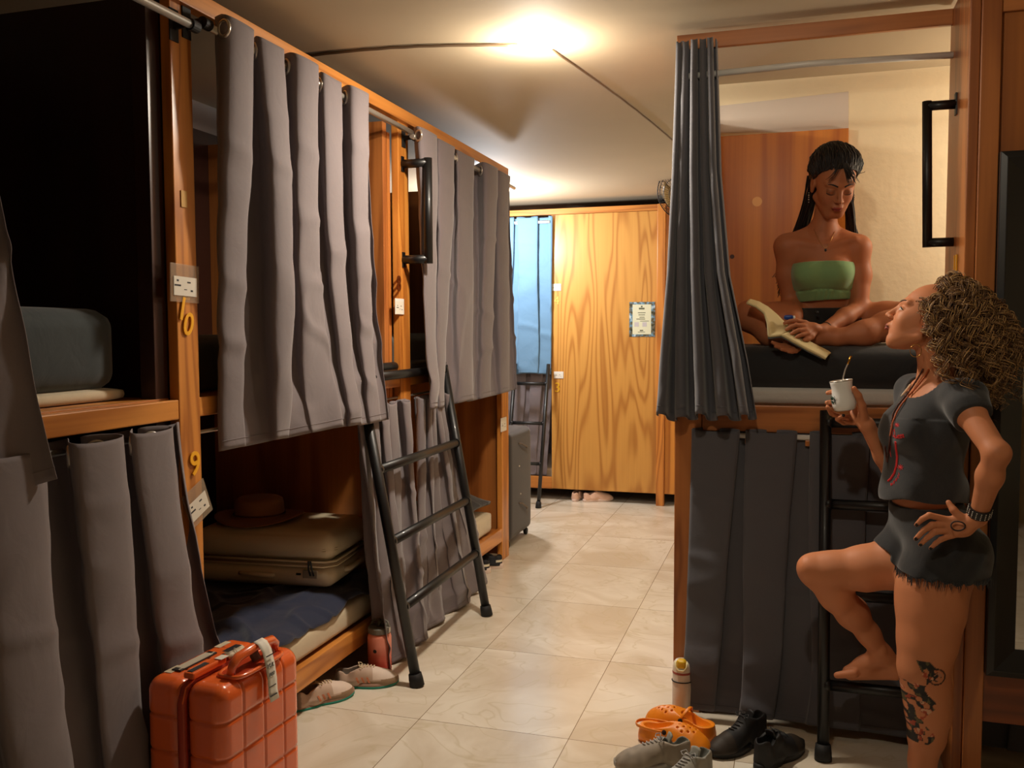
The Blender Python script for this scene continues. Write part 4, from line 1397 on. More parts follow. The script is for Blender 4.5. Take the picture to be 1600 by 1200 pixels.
# standing leg (her left)
LG = [hipL + Ff * -.01, J(1455, 925, 2.99), J(1454, 955, 2.98), J(1449, 1000, 2.97), J(1443, 1042, 2.96), J(1448, 1078, 2.965), J(1451, 1110, 2.97), J(1448, 1150, 2.97), J(1441, 1190, 2.96), J(1439, 1228, 2.96)]
B1.chain(LG, [.098, .098, .094, .083, .070, .066, .064, .050, .036, .035], .03)
B1.ell(J(1432, 1036, 2.955), (.03, .035, .035), None, .03)
ank = J(1439, 1228, 2.96)
fz = lambda x, y, z: np.array((ank[0] + x, ank[1] + y, z))
B1.chain([ank, fz(.03, .0, .035)], [.034, .032], .02)
B1.chain([fz(.0, 0, .06), fz(-.07, -.02, .042), fz(-.13, -.035, .022)], [.034, .030, .018], .02)
B1.chain([fz(.02, 0, .025), fz(-.12, -.055, .022)], [.026, .022], .02)
for k, (dy, ln_) in enumerate(((.0, .185), (-.022, .18), (-.04, .17), (-.056, .158), (-.07, .145))):
    B1.chain([fz(-.12, -.012 + dy * .8, .020), fz(-ln_, -.03 + dy, .012)], [.013 if k == 0 else .010, .011 if k == 0 else .008], .004)
# raised leg (her right)
RG = [hipR, J(1400, 880, 3.12), J(1350, 888, 3.11), J(1300, 890, 3.10), J(1274, 889, 3.10)]
B1.chain(RG, [.092, .080, .070, .056, .053], .03)
B1.ell(J(1262, 886, 3.08), (.032, .036, .034), None, .02)
SG = [J(1276, 895, 3.10), J(1306, 930, 3.13), J(1332, 958, 3.17), J(1357, 990, 3.21), J(1376, 1020, 3.24)]
B1.chain(SG, [.050, .050, .049, .034, .033], .03)
zs = 1.5 - (1066 - 515) / 1470 * 3.26
def F2(px, py, Y): return J(px, py, Y)
B1.chain([J(1378, 1022, 3.24), J(1400, 1044, 3.25)], [.033, .031], .02)
B1.chain([J(1375, 1025, 3.24), J(1350, 1040, 3.25), J(1326, 1049, 3.25)], [.033, .030, .020], .02)
B1.chain([J(1398, 1052, 3.25), J(1330, 1054, 3.25)], [.022, .018], .02)
for k, (x0, x1, Y) in enumerate(((1334, 1308, 3.222), (1334, 1309, 3.242), (1334, 1311, 3.260), (1335, 1314, 3.276), (1336, 1318, 3.290))):
    B1.chain([J(x0, 1052, Y), J(x1, 1055, Y)], [.016 if k == 0 else .011, .0115 if k == 0 else .008], .007)
B1.ell(J(1379, 1017, 3.205), (.012, .010, .014), None, .012)
# left arm, hand on the hip
elb = J(1557, 708, 2.74); wri = J(1528, 808, 2.84)
B1.chain([shL, J(1512, 640, 2.86), elb], [.050, .041, .032], .03)
B1.ell(elb + np.array((.010, 0, .0)), (.024, .024, .026), None, .015)
B1.chain([elb, elb * .65 + wri * .35, wri], [.031, .034, .023], .02)
HY = 2.845
B1.chain([wri, J(1508, 822, HY)], [.025, .024], .015)
B1.ell(J(1498, 824, HY), (.040, .016, .030), None, .015)
kn = [((1480, 812), (1452, 805), (1441, 811), (1432, 820)), ((1480, 820), (1456, 820), (1443, 829), (1431, 842)), ((1482, 829), (1461, 831), (1449, 840), (1438, 851)), ((1487, 837), (1470, 843), (1462, 849), (1454, 857))]
tips1 = []
for i, ch in enumerate(kn):
    yy = [HY, HY - .012, HY - .002, HY + .006]
    pts = [J(p[0], p[1], y) for p, y in zip(ch, yy)]
    r = (.0092, .0094, .0090, .0080)[i]
    B1.cone(wri * .3 + pts[0] * .7, pts[0], r * 1.1, r * 1.1, .008)
    B1.chain(pts, [r * 1.1, r, r * .92, r * .75], .003)
    tips1.append(pts[-1] + np.array((0, -.006, 0)))
pts = [J(1512, 815, HY), J(1501, 808, HY - .004), J(1490, 797, HY), J(1482, 785, HY + .01)]
B1.chain(pts, [.014, .012, .0105, .008], .006); 
# right arm and the hand round the cup
MUGY = 3.08
elbR = J(1402, 752, 3.20); wr2 = J(1354, 664, 3.12)
B1.chain([shR, elbR], [.046, .034], .03)
B1.chain([elbR, J(1382, 712, 3.17), wr2], [.034, .032, .0235], .02)
B1.chain([wr2, J(1343, 652, 3.125)], [.024, .022], .012)
B1.ell(J(1339, 650, 3.13), (.026, .012, .024), None, .010)
mh = [((1339, 636, 3.135), (1320, 620, 3.138), (1301, 612, 3.118), (1293, 614, 3.086)),
      ((1337, 644, 3.138), (1316, 634, 3.142), (1298, 629, 3.120), (1292, 629, 3.084)),
      ((1335, 653, 3.135), (1315, 652, 3.138), (1299, 646, 3.114), (1293, 636, 3.080)),
      ((1333, 660, 3.125), (1318, 661, 3.105), (1308, 655, 3.080), (1318, 649, 3.052))]
tips2 = []
for i, ch in enumerate(mh):
    pts = [J(*q) for q in ch]; r = (.0090, .0092, .0088, .0078)[i]
    B1.cone(J(1348, 655, 3.12), pts[0], .013, r * 1.15, .008)
    B1.chain(pts, [r * 1.1, r, r * .92, r * .78], .003)
    tips2.append(pts[-1])
pts = [J(1350, 652, 3.105), J(1347, 634, 3.078), J(1341, 618, 3.058), J(1334, 607, 3.046)]
B1.chain(pts, [.015, .0125, .0110, .0088], .006)

def col1(V):
    C_ = np.tile(np.array(lin(SK1)), (len(V), 1))
    C_ *= (1 + .05 * np.sin(V[:, :1] * 31 + 5 * V[:, 2:3]) * np.sin(V[:, 2:3] * 23))
    paint_head(V, C_, H1c, H1, 1.0, SK1, (92, 62, 40), (158, 84, 70), True)
    for t in tips1 + tips2: C_[np.linalg.norm(V - t, axis=1) < .0058] = lin((16, 10, 12))
    for q in ((1302, 1048, 3.205), (1304, 1049, 3.23)): C_[np.linalg.norm(V - J(*q), axis=1) < .008] = lin((26, 12, 18))
    # tattoo on the shin and knee: dark leaves with pale and red flowers
    z = V[:, 2]; x = V[:, 0]
    kx = J(1420, 1100, 2.93)
    p1 = J(1430, 1040, 2.90); top, bot = p1[2] + .02, J(1430, 1165, 2.90)[2]
    on = (np.linalg.norm(V[:, :2] - np.array(J(1448, 1100, 2.965)[:2]), axis=1) < .085) & (z < top) & (z > bot) & (V[:, 1] < 2.985)
    cx = J(1448, 1100, 2.965)[0]
    w = (x - (cx - .07)) / .14
    lim = .50 + .12 * np.sin((z - bot) * 60) - .25 * np.clip((z - bot) / .05, 0, 1) * 0
    on1 = on & (w < lim)
    n1 = vnoise(x * 70 + z * 20, z * 55, 5); n2 = vnoise(x * 120, z * 110 + x * 30, 9); n3 = vnoise(x * 55 + 9, z * 75 + 4, 19)
    C_[on1 & (n1 > .02)] = lin((38, 36, 34))
    C_[on1 & (n1 > .02) & (n2 > .35)] = lin((92, 84, 54))
    C_[on1 & (n3 > .42)] = lin((170, 72, 44))
    C_[on1 & (n3 > .55) & (n2 < .1)] = lin((206, 160, 128))
    C_[on1 & (np.abs(n1) < .05)] = lin((30, 24, 24))
    c2 = J(1463, 1056, 2.90)
    d = np.hypot(x - c2[0], z - c2[2]); fr = (V[:, 1] < 2.96) & (np.abs(z - c2[2]) < .05)
    C_[fr & (np.abs(d - .024) < .0022)] = lin((60, 34, 30))
    m = fr & (d < .014); C_[m & (vnoise(x * 160, z * 160, 3) > 0)] = lin((42, 32, 32)); C_[m & (vnoise(x * 160, z * 160, 3) < -.35)] = lin((180, 130, 110))
    return C_
o = sdf_object('body', B1, .003, vcol('tanned_skin', .56, sss=.06, bump=.08, spec=.35), W1, col1, smooth_it=2)

face_lines(o, W1, H1c, H1, 1.0, plain('brown_eyebrow', (84, 56, 36), .7), plain('dark_lashes', (22, 14, 10), .6), True)

# t-shirt
T1 = Body()
T1.ell(chest + Uf * -.005, (.108, .148, .135), AT, .05)
T1.ell(chest + Ff * .068 + Lf * .05, (.052, .06, .06), AT, .04)
T1.ell(chest + Ff * .068 - Lf * .05, (.052, .06, .06), AT, .04)
T1.ell(waist + Uf * .05 + Ff * .0, (.112, .142, .13), AT, .06)
T1.ell(waist + Uf * .0 + Ff * -.004, (.110, .140, .10), AT, .05)
T1.cone(shL + Lf * -.01, shR + Lf * .01, .058, .058, .05)
T1.ell(shc + Ff * -.02 + Uf * -.035, (.088, .15, .08), AT, .04)
T1.cone(shL, J(1512, 640, 2.86), .060, .055, .03)
T1.cone(J(1512, 640, 2.86), J(1512, 640, 2.86) * .6 + elb * .4, .055, .049, .02)
T1.cone(shR, shR * .62 + elbR * .38, .058, .054, .03)
sleeve_d = (elb - shL) / np.linalg.norm(elb - shL); sleeve_e = J(1519, 652, 2.835)
hem1 = J(1440, 783, 3.0)[2]
nb = shc + Ff * .035 + Uf * .055
def t1noise(D, X):
    x, y, z = X[..., 0], X[..., 1], X[..., 2]
    D = D - .0035 * np.sin(38 * z + 22 * x + 3 * np.sin(17 * x)) * (z < chest[2] + .05) - .003 * np.sin(52 * x - 31 * z + 20 * y)
    hz = hem1 + .010 * np.sin(16 * x + 1) + .006 * np.sin(41 * x) - .04 * np.clip(-(X - waist) @ Ff, -.05, .1)
    D = np.maximum(D, hz - z)
    # neck opening
    q = X - nb; nd = np.sqrt((q @ Ff / 1.15) ** 2 + (q @ Lf / 1.1) ** 2 + (q @ Uf) ** 2) - .088
    D = np.maximum(D, -nd)
    # sleeve ends
    s1 = (X - sleeve_e) @ sleeve_d; near = (np.linalg.norm(X - sleeve_e, axis=-1) < .105)
    D = np.where(near, np.maximum(D, s1), D)
    return D
M['tee'] = fabric('heather_charcoal_jersey', (38, 38, 40), weave=500, heather=.5, wrinkle=.12)
tee = sdf_object('t_shirt', T1, .0035, M['tee'], W1, None, smooth_it=1, noise=t1noise)
# shorts
S1 = Body()
S1.ell(hip + Ff * -.012 + Uf * .01, (.112, .165, .115), AT, .03)
S1.ell(hip + Ff * -.055 + Uf * -.045 + Lf * .062, (.086, .092, .095), AT, .03)
S1.ell(hip + Ff * -.055 + Uf * -.045 - Lf * .062, (.086, .092, .095), AT, .03)
S1.cone(hipL + Uf * .01, J(1455, 925, 2.988), .104, .106, .03)
S1.cone(hipL + Ff * -.012, J(1456, 925, 2.99), .107, .107, .03)
S1.ell(hip + Ff * -.05 + Uf * -.045 + Lf * .07, (.088, .098, .09), AT, .03)
S1.cone(hipR + Ff * .0, J(1392, 884, 3.115), .100, .088, .03)
S1.ell(waist * .8 + hip * .2 + Ff * -.004, (.100, .134, .10), AT, .04)
wz = J(1440, 789, 3.0)[2]
thd = (J(1350, 888, 3.11) - hipR); thd /= np.linalg.norm(thd)
def s1noise(D, X):
    x, y, z = X[..., 0], X[..., 1], X[..., 2]
    D = D - .0025 * np.sin(60 * z + 35 * x) - .002 * np.sin(80 * x - 45 * z)
    D = np.maximum(D, z - (wz + .012 * np.clip((X - waist) @ -Ff / .1, -1, 1)))
    a = (X - J(1396, 884, 3.115)) @ thd + .006 * np.sin(130 * z) 
    D = np.maximum(D, a)
    hz = J(1450, 903, 2.95)[2] - .010 * np.clip((X - hip) @ -Ff / .1, -1, 1) + .004 * np.sin(170 * x + 60 * y) + .003 * np.sin(75 * x)
    D = np.maximum(D, hz - z)
    return D
M['denim'] = fabric('black_denim', (24, 24, 26), weave=420, wrinkle=.15)
sh = sdf_object('shorts', S1, .0035, M['denim'], W1, None, smooth_it=1, noise=s1noise)
fr = []
rnd = random.Random(5)
bv = BVHTree.FromPolygons([v.co[:] for v in sh.data.vertices], [p.vertices[:] for p in sh.data.polygons])
base = np.array(W1.location)
hemz = J(1450, 903, 2.95)[2]
for k in range(230):
    w = rnd.uniform(0, 2 * PI)
    c = hipL * .35 + J(1456, 925, 2.985) * .65
    o_ = Vector(tuple(c - base + np.array((math.cos(w), math.sin(w), 0)) * .3)); o_.z = hemz - base[2] + .012
    hit = bv.ray_cast(o_, Vector((-math.cos(w), -math.sin(w), 0)))
    if hit[0] is None: continue
    p = np.array(hit[0]) + np.array((math.cos(w), math.sin(w), 0)) * .001
    L_ = rnd.uniform(.010, .035)
    dx, dy = rnd.uniform(-.006, .006), rnd.uniform(-.006, .006)
    fr.append([p, p + np.array((dx * .4, dy * .4, -L_ * .5)), p + np.array((dx, dy, -L_))])
build('frayed_hem', tubes(fr, .0011), M['denim'], W1)

# print on the t-shirt, laid on the cloth
bvt = BVHTree.FromPolygons([v.co[:] for v in tee.data.vertices], [p.vertices[:] for p in tee.data.polygons])
def on_tee(px, py, lift=.0004):
    a = Vector(tuple(J(px, py, 2.6) - base)); b = Vector(tuple(J(px, py, 3.3) - base))
    h = bvt.ray_cast(a, (b - a).normalized())
    if h[0] is None: return None
    return np.array(h[0]) + np.array(h[1]) * (lift if h[1].dot(b - a) < 0 else -lift)
M['red_print'] = plain('red_print', (206, 34, 38), .6)
def stroke(mb, pts, r):
    P2 = []
    for (a, b) in zip(pts[:-1], pts[1:]):
        for s in np.linspace(0, 1, 5)[:-1]: P2.append((a[0] + (b[0] - a[0]) * s, a[1] + (b[1] - a[1]) * s))
    P2.append(pts[-1])
    W = [on_tee(*p) for p in P2]; W = [w for w in W if w is not None]
    if len(W) > 1: mb.tube(W, r, 6)
z2 = lambda q: (1340 + q[0] / 6.667, 600 + q[1] / 6.667)
def letters(lst, r):
    mb = MB()
    for st in lst: stroke(mb, [z2(q) for q in st], r)
    return mb
Qn = [[(385, 470), (365, 500), (368, 545), (385, 555), (392, 520), (385, 475)], [(378, 530), (398, 568)],
      [(398, 535), (400, 562), (412, 560), (418, 530), (420, 565)],
      [(424, 550), (438, 538), (432, 528), (424, 545), (430, 566), (440, 560)],
      [(446, 548), (458, 535), (452, 524), (444, 545), (450, 566), (460, 558)],
      [(464, 562), (466, 530), (476, 522), (480, 558), (488, 550)]]
M1 = letters(Qn, .0012)
build('shirt_lettering', M1, M['red_print'], W1)
def star(c, r, n=4, rr=.0011):
    return [[(c[0] + r * math.cos(a), c[1] + r * math.sin(a)), (c[0] - r * math.cos(a), c[1] - r * math.sin(a))] for a in [PI * k / n for k in range(n)]]
build('shirt_star', letters(star((412, 428), 24), .0011), M['red_print'], W1)
build('shirt_star', letters(star((447, 868), 30), .0011), M['red_print'], W1)
build('shirt_band', letters([[(398, 600), (405, 680), (415, 760), (408, 850), (385, 930), (350, 985), (322, 1010)]], .0038), M['red_print'], W1)
build('shirt_lower_lettering', letters([[(345, 1035), (352, 1060), (362, 1030), (368, 1050)], [(375, 1010), (382, 1040), (390, 1000)], [(398, 985), (404, 1015), (412, 975)], [(420, 950), (426, 985)], [(430, 925), (436, 955)], [(345, 640), (340, 700), (350, 760)]], .0013), M['red_print'], W1)

# curly hair: locks of strands that share one curl
def hair1():
    rnd = random.Random(12)
    A = H1; c = H1c
    st = []
    gr = np.array((0, 0, -1.0)); step = .0036
    for k in range(270):
        while True:
            th = rnd.uniform(0, 2 * PI); ph = math.acos(rnd.uniform(-.55, 1))
            d = np.array((math.sin(ph) * math.cos(th), math.sin(ph) * math.sin(th), math.cos(ph)))
            if d[0] > .62 - .25 * (d[2] > .3) and d[2] < .86: continue
            if d[0] > .25 and d[2] < .05: continue
            break
        out = A[0] * d[0] + A[1] * d[1] + A[2] * d[2]
        Ltot = rnd.uniform(.14, .29) * (1.0 if d[0] < .2 else .62)
        pr = rnd.uniform(0, 6.28); rad = rnd.uniform(.008, .0150); pitch = rnd.uniform(.040, .068); hand_ = rnd.choice((-1, 1))
        wv0 = rnd.uniform(-.2, .2)
        for m_ in range(7):
            root = c + A[0] * (-.012 + d[0] * .092) + A[1] * d[1] * .072 + A[2] * (.035 + d[2] * .086)
            root = root + np.array([rnd.gauss(0, .004) for _ in range(3)])
            n = int(Ltot * rnd.uniform(.85, 1.08) / step)
            p = root.copy(); v = out + A[0] * -.55 + wv0 * A[1]; v /= np.linalg.norm(v)
            off = np.array([rnd.gauss(0, .0028) for _ in range(3)]); p0 = pr + rnd.gauss(0, .28); pt = pitch * rnd.uniform(.95, 1.05); rd = rad * rnd.uniform(.8, 1.15)
            pts = []
            for i in range(n):
                s = i / n
                tgt = gr + np.array((.42, -.02, 0)) * (1 - .5 * s) + out * .50 * (1 - s)
                v = v * .93 + .07 * tgt / np.linalg.norm(tgt); v /= np.linalg.norm(v)
                p = p + v * step
                q = (p - c) @ A.T - np.array((-.012, 0, .035)); rr = np.linalg.norm(q / np.array((.100, .079, .094)))
                if rr < 1: p = c + (np.array((-.012, 0, .035)) + q / rr) @ A
                if p[2] < shc[2] + .055:
                    dd = (p - shc); pl = dd @ Ff
                    if abs(dd @ Lf) < .19 and pl > -.085: p = p - Ff * .004
                e1 = np.cross(v, np.array((0, 1.0, 0.1))); e1 /= np.linalg.norm(e1) + 1e-9; e2 = np.cross(v, e1)
                w = p0 + hand_ * 2 * PI * (i * step) / pt
                a = rd * min(1, s * 4 + .15)
                pts.append(p + (e1 * math.cos(w) + e2 * math.sin(w)) * a + off * min(1, s * 5) - base)
            st.append(pts)
    return st
hs1 = hair1()
hm = [plain('dark_blond_hair', (128, 94, 58), .62), plain('golden_hair', (182, 142, 88), .58), plain('light_brown_hair', (92, 64, 40), .65)]
hb = Body()
hb.ell(H1c + H1[0] * -.03 + H1[2] * .04, (.088, .076, .085), H1, .03)
hb.ell(H1c + H1[0] * -.075 + H1[2] * -.01, (.05, .070, .075), H1, .03)
hb.chain([H1c + H1[0] * -.085 + H1[2] * .0, shc + Uf * .075 - Ff * .10], [.062, .045], .04)
cap_ = sdf_object('hair', hb, .005, hm[2], W1, None, smooth_it=1, noise=lambda D, X: D - .004 * np.sin(90 * X[..., 0] + 60 * X[..., 2]) * np.sin(80 * X[..., 2] - 50 * X[..., 1]))
for nm, sl, mt, r in (('hair_curls', hs1[0::3], hm[0], .0012), ('hair_curls', hs1[1::3], hm[1], .0011), ('hair_curls', hs1[2::3], hm[2], .0012)):
    build(nm, tubes(sl, r), mt, cap_, smooth=True)

# jewellery
def beads(pts, r, mat, name, parent, base_, n):
    pts = np.array(pts); seg = np.r_[0, np.cumsum(np.linalg.norm(np.diff(pts, axis=0), axis=1))]
    mb = MB()
    for s in np.linspace(0, seg[-1], n):
        p = [np.interp(s, seg, pts[:, i]) for i in range(3)]
        mb.ball(np.array(p) - base_, r, 8)
    return build(name, mb, mat, parent, smooth=True)
bvb1 = BVHTree.FromPolygons([v.co[:] for v in o.data.vertices], [p.vertices[:] for p in o.data.polygons])
def teep(px, py, l=.006):
    """nearest of cloth and skin under a place on the chest"""
    a = Vector(tuple(J(px, py, 2.6) - base)); b = Vector(tuple(J(px, py, 3.3) - base)); best = None
    for t_ in (bvt, bvb1):
        h = t_.ray_cast(a, (b - a).normalized())
        if h[0] is not None and (best is None or h[3] < best[3]): best = h
    if best is None: return J(px, py, 3.0)
    n = np.array(best[1]); n = n if n @ np.array(b - a) < 0 else -n
    return np.array(best[0]) + n * l + base
nk = [teep(1452, 577), teep(1446, 590), teep(1437, 603), teep(1424, 618), teep(1412, 632), teep(1404, 645), teep(1398, 660), teep(1394, 680)]
beads(nk, .0030, plain('amber_beads', (168, 76, 26), .3), 'bead_necklace', W1, base, 70)
nk2 = [teep(1444, 577), teep(1437, 591), teep(1428, 606), teep(1416, 620), teep(1406, 634), teep(1398, 648), teep(1395, 668), teep(1393, 690), teep(1391, 705), J(1386, 722, 3.0), J(1383, 700, 3.03), J(1384, 695, 3.05)]
beads(nk2, .0034, plain('dark_wood_beads', (74, 32, 16), .3), 'bead_necklace', W1, base, 75)
tpos = J(1417, 607, 2.97)
build('pendant_tooth', MB().tube([teep(1420, 604, .010) - base, teep(1412, 622, .010) - base], [.0045, .002], 10), plain('ivory', (214, 190, 160), .3), W1, smooth=True)
hc = J(1431, 548, 2.96)
build('hoop_earring', MB().tube([hc - base + np.array((math.cos(w) * .016, .002, math.sin(w) * .019)) for w in np.linspace(0, 2 * PI, 33)[:-1]], .0010, 6, closed=True), plain('gold_wire', (226, 176, 96), .2, 1), W1, smooth=True)
# studded wristband
bc = J(1534, 797, 2.815); bd = (wri - elb) / np.linalg.norm(wri - elb)
u_ = np.cross(bd, (0, 1, 0)); u_ /= np.linalg.norm(u_); v_ = np.cross(bd, u_)
bc = elb + (wri - elb) * .90
prof = [(.0265, -.014), (.0305, -.014), (.0312, 0), (.0305, .014), (.0265, .014)]
wb = build('wristband', MB().lathe(prof, bc - base, 32, bd, cap=False), plain('black_leather', (18, 17, 18), .5), W1, smooth=False)
st_ = MB()
for i in range(16):
    for j in (-.009, -.003, .003, .009):
        w = 2 * PI * i / 16
        st_.ball(bc - base + (u_ * math.cos(w) + v_ * math.sin(w)) * .0314 + bd * j, .0019, 8)
build('studs', st_, M['chrome'], wb, smooth=True)
rc = J(1497, 822, HY - .030)
build('hair_tie', MB().tube([rc - base + np.array((math.cos(w) * .0185, -.003 * math.sin(w * 2), math.sin(w) * .0135)) for w in np.linspace(0, 2 * PI, 33)[:-1]], .0024, 8, closed=True), plain('brown_elastic', (52, 30, 22), .7), W1, smooth=True)

# the cup she holds
ma = J(1314, 595, MUGY); mbm = J(1320.5, 641, MUGY)
ax_ = (ma - mbm) / np.linalg.norm(ma - mbm); Hm = np.linalg.norm(ma - mbm)
mug = thing('cup', 'white rounded mate cup with a metal rim held by the curly haired woman', 'cup', tuple(mbm))
k_ = Hm / .1
prof = [(0, .0), (.028, .0), (.0335, .004), (.0375, .020), (.0375, .035), (.034, .055), (.0325, .075), (.0345, .092), (.0355, .0985), (.0345, .1000), (.0315, .0985), (.0305, .09), (.0300, .06), (0, .058)]
build('cup_body', MB().lathe([(r, h * k_) for r, h in prof], (0, 0, 0), 48, ax_, cap=False), plain('white_enamel', (232, 232, 228), .18, coat=.6), mug, smooth=True)
build('metal_rim', MB().lathe([(.0352, .097 * k_), (.0360, .1005 * k_), (.0345, .1025 * k_), (.0318, .1000 * k_), (.0312, .094 * k_)], (0, 0, 0), 48, ax_, cap=False), M['chrome'], mug, smooth=True)
tx = np.cross(ax_, (0, 1, 0)); tx /= np.linalg.norm(tx); ty = np.cross(ax_, tx)
def onmug(ang, h, r=.0379):
    return (tx * math.cos(ang) + ty * math.sin(ang)) * r + ax_ * h
cam_dir = (CAM - mbm); ca = math.atan2(cam_dir @ ty, cam_dir @ tx)
left_sign = 1 if (tx * math.cos(ca + .5) + ty * math.sin(ca + .5)) @ (ROT[:, 0]) < 0 else -1
lg = MB()
for (da, h) in ((.98, .052), (1.08, .047), (.95, .040), (1.1, .036), (.98, .031)):
    pass
ang0 = ca + left_sign * 1.12
lg.tube([onmug(ang0 + .30 * math.cos(w) * left_sign, (.040 + .012 * math.sin(w)) * k_) for w in np.linspace(0, 2 * PI, 25)[:-1]], .0012, 6, closed=True)
for (a, h) in ((-.15, .034), (0, .034), (.15, .034), (-.12, .046), (.12, .046), (0, .043)):
    lg.tube([onmug(ang0 + a, (h - .003) * k_), onmug(ang0 + a * .6, (h + .003) * k_)], .0014, 6)
build('round_emblem', lg, plain('dark_green_print', (16, 66, 50), .4), mug)
lt = MB()
for i in range(7):
    a = ang0 + left_sign * (-.36); h = .028 + .004 * i
    lt.tube([onmug(a + .04 * (i % 2), (h - .0012) * k_), onmug(a - .03 * (i % 2), (h + .0012) * k_)], .0011, 5)
build('lettering', lt, M['ink'], mug)
straw = [J(1316, 598, MUGY) - mbm, J(1318, 588, MUGY) - mbm, J(1321, 577, MUGY) - mbm, J(1325, 568, MUGY) - mbm, J(1329, 558, MUGY) - mbm]
build('metal_straw', MB().tube([straw[0] - ax_ * .05] + straw, .0022, 8), M['chrome'], mug, smooth=True)
build('straw_tip', MB().tube([J(1324.5, 569, MUGY) - mbm, J(1330, 556, MUGY) - mbm], .0032, 8), plain('brass', (206, 150, 60), .25, 1), mug, smooth=True)
# ------------------------------------------------------------------ woman sitting on the upper bunk
W2 = thing('person', 'person in a green strapless top sitting cross-legged on the upper bunk, looking down', 'person', tuple(np.r_[J(1298, 530, 3.80)[:2], 1.432]))
base2 = np.array(W2.location)
SK2 = (176, 110, 74)
H2c = J(1303, 287, 3.74); H2 = frame_of((.20, -.80, -.54), (.13, -.5, .86))
sc2 = J(1286, 381, 3.83)
A2 = frame_of((-.06, -1, -.05), (0, -.05, 1)); 
L2 = A2[1]; F2_ = A2[0]; U2 = A2[2]
s2L = J(1341, 388, 3.83); s2R = J(1229, 386, 3.83)
B2 = Body()
hip2 = J(1300, 517, 3.92); wst2 = J(1291, 470, 3.87); ch2 = J(1286, 425, 3.83)
B2.ell(hip2, (.115, .165, .10), A2, .04)
B2.ell(wst2, (.078, .105, .09), A2, .05)
B2.ell(ch2, (.085, .122, .11), A2, .04)
for q in (-1, 1): B2.ell(ch2 + F2_ * .065 + L2 * q * .055 + U2 * -.005, (.045, .052, .050), A2, .02)
B2.cone(s2L, s2R, .042, .042, .04)
B2.ell(sc2 + U2 * -.045, (.062, .145, .065), A2, .03)
B2.cone(sc2 + U2 * .062 - F2_ * .012, s2L + U2 * .010, .034, .032, .04)
B2.cone(sc2 + U2 * .062 - F2_ * .012, s2R + U2 * .010, .034, .032, .04)
for q in (-1, 1): B2.cone(sc2 + F2_ * .055 + L2 * q * .02 + U2 * -.01, sc2 + F2_ * .035 + L2 * q * .12 + U2 * .012, .010, .010, .018)
B2.chain([H2c - H2[0] * .035 - H2[2] * .03, sc2 + U2 * .05 + F2_ * .005, sc2], [.046, .045, .06], .025)
head(B2, H2c, H2, 1.03)
# arms
e2R = J(1236, 474, 3.86); w2R = J(1243, 521, 3.63)
B2.chain([s2R, J(1230, 430, 3.85), e2R], [.045, .040, .034], .025)
B2.chain([e2R, e2R * .6 + w2R * .4, w2R], [.034, .033, .022], .02)
e2L = J(1343, 482, 3.80); w2L = J(1284, 517, 3.60)
B2.chain([s2L, J(1344, 430, 3.83), e2L], [.045, .040, .034], .025)
B2.chain([e2L, e2L * .6 + w2L * .4, w2L], [.034, .033, .021], .02)
# left hand resting on the page
B2.chain([w2L, J(1270, 513, 3.575)], [.022, .021], .012)
B2.ell(J(1266, 513, 3.570), (.034, .026, .020), None, .012)
tips = []
for i, ch in enumerate((((1258, 504, 3.56), (1245, 501, 3.545), (1234, 502, 3.54), (1226, 505, 3.54)),
                        ((1257, 510, 3.545), (1244, 508, 3.53), (1235, 511, 3.525), (1229, 515, 3.525)),
                        ((1259, 516, 3.535), (1248, 516, 3.52), (1241, 519, 3.515), (1236, 522, 3.515)),
                        ((1263, 521, 3.53), (1254, 523, 3.515), (1248, 525, 3.51), (1244, 527, 3.51)))):
    pts = [J(*q) for q in ch]; r = (.0088, .0090, .0086, .0076)[i]
    B2.cone(J(1272, 513, 3.575), pts[0], .012, r * 1.15, .008)
    B2.chain(pts, [r * 1.1, r, r * .92, r * .78], .003)
pts = [J(1272, 519, 3.57), J(1268, 526, 3.54), J(1262, 530, 3.525), J(1257, 531, 3.515)]
B2.chain(pts, [.013, .011, .010, .008], .005)
# right hand under the book
B2.chain([w2R, J(1240, 532, 3.57)], [.023, .022], .012)
B2.ell(J(1238, 535, 3.555), (.034, .028, .014), None, .012)
for i, ch in enumerate((((1232, 538, 3.53), (1222, 540, 3.505), (1213, 538, 3.49), (1207, 535, 3.48)),
                        ((1237, 541, 3.525), (1228, 544, 3.50), (1219, 543, 3.485), (1212, 541, 3.475)),
                        ((1243, 543, 3.52), (1236, 547, 3.495), (1228, 547, 3.48), (1221, 546, 3.47)),
                        ((1249, 545, 3.52), (1244, 549, 3.50), (1238, 550, 3.485), (1232, 550, 3.475)))):
    pts = [J(*q) for q in ch]; r = (.0088, .0090, .0086, .0076)[i]
    B2.chain(pts, [r * 1.1, r, r * .92, r * .78], .003)
pts = [J(1247, 520, 3.60), J(1246, 508, 3.575), J(1243, 501, 3.56), J(1238, 498, 3.55)]
B2.chain(pts, [.013, .011, .010, .008], .006)
